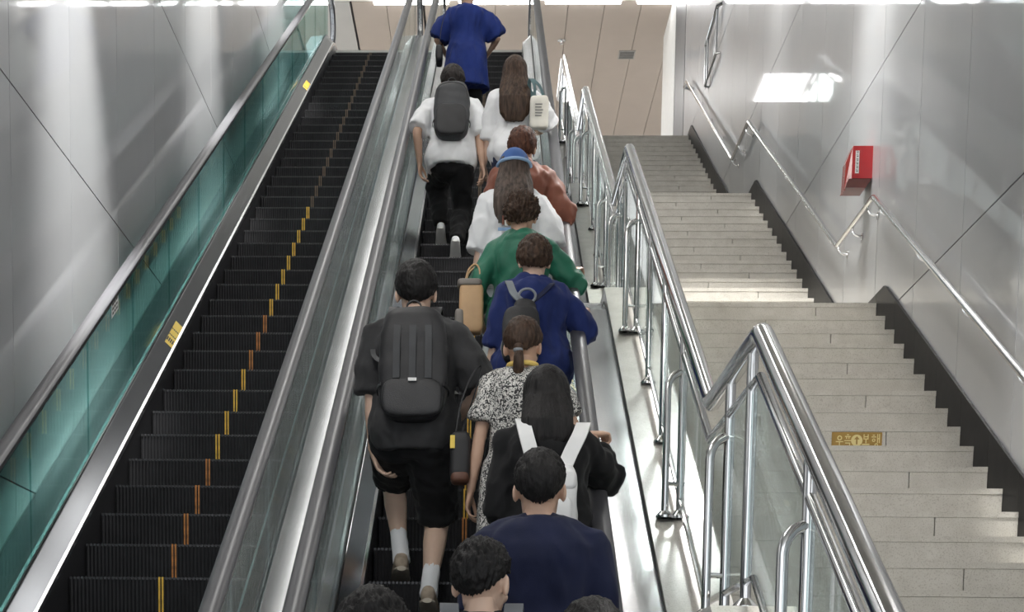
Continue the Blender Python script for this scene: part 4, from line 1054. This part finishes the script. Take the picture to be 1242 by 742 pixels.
mb = MB(); mb.prism([(0, 0), (.012, -.03), (.006, -.07), (-.006, -.07), (-.004, -.03)], -.07, .07); o = mb.build('cap_brim', BLUCAP, capo, True); o.data.transform(Matrix.Rotation(math.radians(100), 4, 'X')); o.location = p.HC+p.HR @ (V3((0, .095, .05))*h)
mb = MB(); mb.box((-.028, -.122, .045), (.028, -.112, .075))
mb2 = MB()
for i, (xx, zz, w2, h2) in enumerate(((-.075, .245, .022, .05), (-.05, .235, .012, .055), (-.035, .23, .02, .045), (-.012, .235, .012, .05), (.01, .228, .02, .05), (-.075, .20, .12, .018))):
    pm = (INK, RUST, WST, YEL_D, INK, LBLU)[i]
    c0 = p.P+p.up*zz-p.fw*.192+p.rt*(xx-.02)
    q = MB().box((0, 0, 0), (w2, .004, h2)).build('shirt_print', pm, p.root); q.location = c0
# 6 curly hair, green jacket
p = Person('person with curly dark hair in a green jacket gripping the handrail', stand(.162, 3), 1.56, 4, female=True, girth=1.1, hands=((-.22, .16, .88), grip(.162, 3, .27, .06)), elbows=((-.6, -1, -.2), (.3, -.8, -1)), head=(6, -4, 0), curl=('grip', 'grip'), handrot=(None, GR)).body()
p.top('jacket', GREEN, -.10, 1.7, .024, .012, .02, .545, .010, 71, cuff=.008, wx=1.0, hood=True); p.legs('trousers', PALE, 1.9, .02); p.hair(H_BROWN, 'short', 2.0, .013, 6, nape=-50, side=-28, freq=(16, 3)); p.shoes(SHOEW, SOLE)
b = frame_root(p, 'handbag', -.12, .06, 'tan leather bag with grey edges hanging from the arm of the green jacket', 'bag', -.285)
mb = MB(); rbox(mb, (0, 0, .145), (.072, .05, .145), .3); blob_part('body', mb, TAN, b, .008, 2)
mb = MB(); rbox(mb, (-.01, 0, .29), (.075, .055, .022), .4); blob_part('top_flap', mb, mat('grey_leather', (.20, .18, .16), .5), b, .007, 2)
mb = MB(); rbox(mb, (-.068, 0, .06), (.028, .058, .08), .4); blob_part('side_gusset', mb, mat('grey_leather', (.20, .18, .16), .5), b, .007, 2)
for s_ in (-1, 1): strap('handle', [(-.04, s_*.03, .28), (-.02, s_*.03, .36), (.02, s_*.03+.02, .40), (.045, s_*.03, .36), (.045, s_*.03, .28)], .009, .004, TAN, b, (0, 1, 0))
mb = MB(); mb.lathe((-.01, -.052, -.01), [(.014, 0), (.014, .008), (.007, .012)], 12, 'y'); mb.build('metal_stud', TRIM, b, True)
# 7 blue blouse
p = Person('person with short brown hair in a blue blouse gripping the handrail', stand(.225, 1), 1.525, 6, female=True, girth=1.22, hands=((-.25, .05, .74), grip(.225, 1, .25, .06)), elbows=((-.5, -1, 0), (.4, -.6, -1)), head=(-4, -6, 0), curl=('relaxed', 'grip'), handrot=(None, GR), skin=SKIN2).body()
p.top('blouse', BLUEB, -.16, 1.15, .028, .014, .03, .50, .011, 81, wx=1.02); p.legs('trousers', NAVY, 1.9, .02); p.hair(H_BROWN, 'short', 1.9, .006, 7, nape=-52, side=-34, freq=(11, 3)); p.shoes(SHOEK, SHOEK)
b = frame_root(p, 'sling_backpack', -.04, .165, 'black drawstring backpack with a grey strap on the blue blouse', 'backpack', -.05)
mb = MB(); rbox(mb, (-.02, -.055, .13), (.105, .055, .15), .5); rbox(mb, (.0, -.04, .27), (.06, .04, .06), .7); blob_part('body', mb, BAGB, b, .009, 3, .005, 24)
mb = MB(); mb.tube([V3((.01+.045*math.cos(q), -.05, .345+.038*math.sin(q))) for q in [2*math.pi*i/18 for i in range(19)]], .007, 8); mb.build('ring_handle', GREYC2, b, True)
strap('shoulder_strap', [(-.01, -.045, .31), (-.06, -.012, .37), (-.085, .02, .44), (-.09, .12, .475), (-.08, .22, .42), (-.08, .26, .30)], .019, .004, GREYC2, b)
strap('shoulder_strap', [(.03, -.045, .31), (.09, -.012, .37), (.14, .02, .43), (.15, .12, .465), (.14, .22, .41), (.14, .26, .30)], .012, .004, NAVY, b)
strap('side_strap', [(-.09, -.08, .02), (-.12, -.05, .06), (-.11, -.02, .12)], .008, .003, GREYC2, b)
# 8 man in charcoal with the big backpack, walking
y, z = tread(-2)
p = Person('person in charcoal T-shirt and black shorts climbing with a big black backpack', (-.372, y+.17, z), 1.755, 5, drop=.045, feet=((-.075, .30, .228), (.085, .02, .035)), foot_dirs=((-.08, .97, -.2), (.05, .95, -.3)), hands=((-.20, .02, .80), (.20, .20, 1.0)), elbows=((-1.1, -1, 0), (.9, -1, -.1)), head=(0, -3, 0), girth=1.1, skin=SKIN2, handrot=(((.35, .15, -.92), (-.85, .2, -.3)), None), group='people walking up the escalator').body()
p.top('t_shirt', CHAR, -.12, .95, .024, .03, .02, amp=.007, seed=91, wx=1.04); p.legs('shorts', BLACKC, 1.02, .035, .008, 92, flare=.02); p.hair(H_BLACK, 'short', 1.4, .004, 8, nape=-56); p.shoes(SHOEB, mat('worn_beige_sole', (.45, .40, .33), .7), WHITE, .15)
b = pack(p, -.02, .14, .165, .265, .065, BAGB, mat('black_pack_cloth', (.015, .015, .017), .5, 0, .3, 10., .2, 200.), 'big black backpack with ribbed strips on the charcoal T-shirt', BAGB, .10, True, .38)
for xx in (-.075, .0, .075):
    strap('webbing_strip', [(xx, -.137, .19), (xx, -.141, .27), (xx, -.140, .36), (xx*.97, -.128, .44)], .016, .003, BAGG, b)
MB().box((-.018, -.164, .170), (.022, -.156, .184)).build('maker_tab', WST, b)
strap('side_buckle_strap', [(-.16, -.03, .30), (-.19, -.01, .33), (-.2, .05, .38)], .012, .003, BAGG, b)
# 9 patterned dress
p = Person('person with a ponytail in a black and white patterned dress', stand(.145, -3), 1.56, 3, female=True, girth=1.1, hands=((-.235, .03, .77), (.20, .20, .95)), elbows=((-.4, -1, 0), (.5, -1, -.1)), head=(12, -4, 0)).body()
p.gown('dress', PATT, .14, .24, .22, .62, .022, .022, .008, 101); p.hair(H_BROWN, 'tail', 1.3, .003, 9, .15, nape=-40, side=-10); p.shoes(SHOEW, SOLE)
mb = MB(); tb = p.HC+p.HR @ (V3((0, -.112, -.046))*p.hs); mb.lathe(tb, [(.020, -.008), (.024, 0), (.020, .008)], 14); mb.build('hair_tie', GREYC2, p.root, True)
mb = MB(); mb.tube([p.N0+p.up*.03+p.rt*.066*math.cos(q)+p.fw*.066*math.sin(q) for q in [math.pi+math.pi*i/12 for i in range(13)]], .012, 8); mb.build('collar_scarf', cloth('yellow_scarf', (.75, .55, .16)), p.root, True)
b = frame_root(p, 'crossbody_bag', -.02, -.02, 'black bag with a yellow tag at the arm of the patterned dress', 'bag', -.285)
mb = MB(); rbox(mb, (0, 0, .10), (.048, .06, .12), .45); blob_part('body', mb, BAGB, b, .008, 3, .003)
mb = MB(); rbox(mb, (0, -.005, .005), (.044, .058, .028), .5); blob_part('leather_base', mb, mat('brown_leather', (.12, .05, .03), .5), b, .007, 2)
MB().box((-.046, -.066, .13), (-.024, -.06, .19)).build('yellow_tag', YST, b)
strap('strap', [(-.02, -.04, .21), (.0, -.03, .34), (.05, .0, .48), (.09, .03, .53), (.06, .06, .40), (.0, .04, .21)], .008, .003, BAGB, b, (0, 1, 0))
# 10 black hoodie, white mini backpack
p = Person('person with long straight dark hair in a black hooded top with a white mini backpack', stand(.238, -5), 1.595, 5, female=True, girth=1.18, hands=((-.13, .20, .95), (.215, .34, 1.38)), elbows=((-.25, -1, -.3), (.3, -.3, -1)), head=(14, -2, 0), curl=('relaxed', 'grip'), handrot=(None, ((.75, .6, .15), (-.1, -.3, .95)))).body()
p.top('hooded_top', BLACKC, -.12, 1.72, .028, .022, .02, .51, .011, 111, cuff=.01, wx=1.0); p.legs('trousers', BLACKC, 1.9, .02, seed=112); p.hair(H_BLACK, 'long', 1.7, .002, 10, .22, .108, side=-35, hback=.03); p.shoes(SHOEW, SOLE)
b = frame_root(p, 'mini_backpack', -.03, .178, 'white mini backpack on the black hooded top', 'backpack', .0)
mb = MB(); rbox(mb, (.01, -.055, .15), (.115, .055, .155), .5); blob_part('body', mb, BAGW, b, .008, 3, .006, 26, 9)
mb = MB(); rbox(mb, (.015, -.112, .09), (.085, .018, .075), .45); blob_part('front_pocket', mb, BAGW, b, .007, 3, .003)
mb = MB(); rbox(mb, (.075, -.095, .23), (.045, .02, .045), .7); blob_part('round_charm', mb, BAGW, b, .007, 2)
strap('top_handle', [(-.03, -.03, .30), (-.02, -.04, .335), (.02, -.04, .345), (.05, -.03, .30)], .012, .006, mat('beige_handle', (.48, .38, .32), .6), b)
for pts in ([(-.05, -.04, .27), (-.07, -.022, .36), (-.092, .0, .445), (-.105, .07, .515), (-.105, .16, .52), (-.10, .25, .44), (-.10, .29, .30)], [(.06, -.04, .27), (.095, -.022, .36), (.13, .0, .435), (.15, .07, .50), (.15, .16, .505), (.14, .25, .43), (.14, .29, .30)]):
    strap('shoulder_strap', pts, .030, .006, BAGW, b)
for pts in ([(.10, -.07, .10), (.13, -.06, .0), (.12, -.08, -.10), (.09, -.08, -.14)], [(.11, -.05, .08), (.16, -.02, .03), (.21, .03, .06)], [(-.10, -.06, .06), (-.135, -.04, -.02), (-.15, .0, -.04)]):
    strap('hanging_strap', pts, .012, .003, BAGW, b)
# 11 navy polo
p = Person('person with short black hair in a plain navy polo shirt', stand(.182, -8), 1.685, 3, girth=1.12, hands=((-.25, .05, .76), (.26, .05, .78)), head=(4, -4, 0)).body()
p.top('polo_shirt', NAVY, -.12, .88, .024, .02, .015, .53, .005, 121, wx=1.03, voxel=.0105); p.legs('trousers', CHAR, 1.9); p.hair(H_BLACK, 'short', 1.15, .0035, 11, nape=-56, side=0); p.shoes(SHOEK, SHOEK)
mb = MB(); loft(mb, [(p.N0-p.up*.028, p.rt*.088, p.fw*.082), (p.N0+p.up*.0, p.rt*.077, p.fw*.075), (p.N0+p.up*.03, p.rt*.068, p.fw*.070)]); p.add('collar', mb, NAVY, .008, 2)
# 12 man looking right, dark polo, grey pack strap
p = Person('person with short black hair glancing right in a dark collared shirt', stand(-.02, -10), 1.695, 3, girth=1.08, hands=((-.25, .05, .76), (.26, .05, .78)), head=(22, -4, 0), skin=SKIN2).body()
p.top('polo_shirt', cloth('black_navy_cotton', (.012, .013, .022), .25), -.12, .88, .024, .02, .015, .53, .005, 131); p.legs('trousers', CHAR, 1.9); p.hair(H_BLACK, 'short', 1.05, .006, 12, nape=-48, side=2, freq=(14, 4)); p.shoes(SHOEK, SHOEK)
mb = MB(); loft(mb, [(p.N0-p.up*.028, p.rt*.088, p.fw*.082), (p.N0+p.up*.0, p.rt*.077, p.fw*.075), (p.N0+p.up*.032, p.rt*.068, p.fw*.070)]); p.add('collar', mb, BLACKC, .008, 2)
b = frame_root(p, 'grey_backpack', .05, .135, 'grey backpack strap on the shoulder of the dark collared shirt', 'backpack', .0)
mb = MB(); rbox(mb, (.0, -.05, .20), (.13, .05, .19), .45); blob_part('body', mb, mat('grey_pack_cloth', (.09, .095, .105), .7), b, .01, 3, .004)
shoulder_straps(b, p, .05, .135, .10, mat('grey_strap_cloth', (.13, .14, .155), .7), .03, .008)
# 13, 14 at the foot
p = Person('person with bushy black hair at the lower left of the queue', stand(-.345, -11), 1.68, 2, girth=1.05, head=(0, -10, 0)).body()
p.top('t_shirt', CHAR, -.1, .85, .024, .02, seed=141); p.legs('trousers', DENIM, 1.9); p.hair(H_BLACK, 'short', 2.6, .007, 13, freq=(13, 4)); p.shoes(SHOEW, SOLE)
p = Person('person with smooth black hair at the lower right of the queue', stand(.315, -11), 1.67, 2, girth=1.0, head=(0, -6, 0)).body()
p.top('t_shirt', NAVY, -.1, .85, .024, .02, seed=151); p.legs('trousers', BLACKC, 1.9); p.hair(H_BLACK, 'short', 1.7, .004, 14, freq=(8, 5)); p.shoes(SHOEK, SOLE)
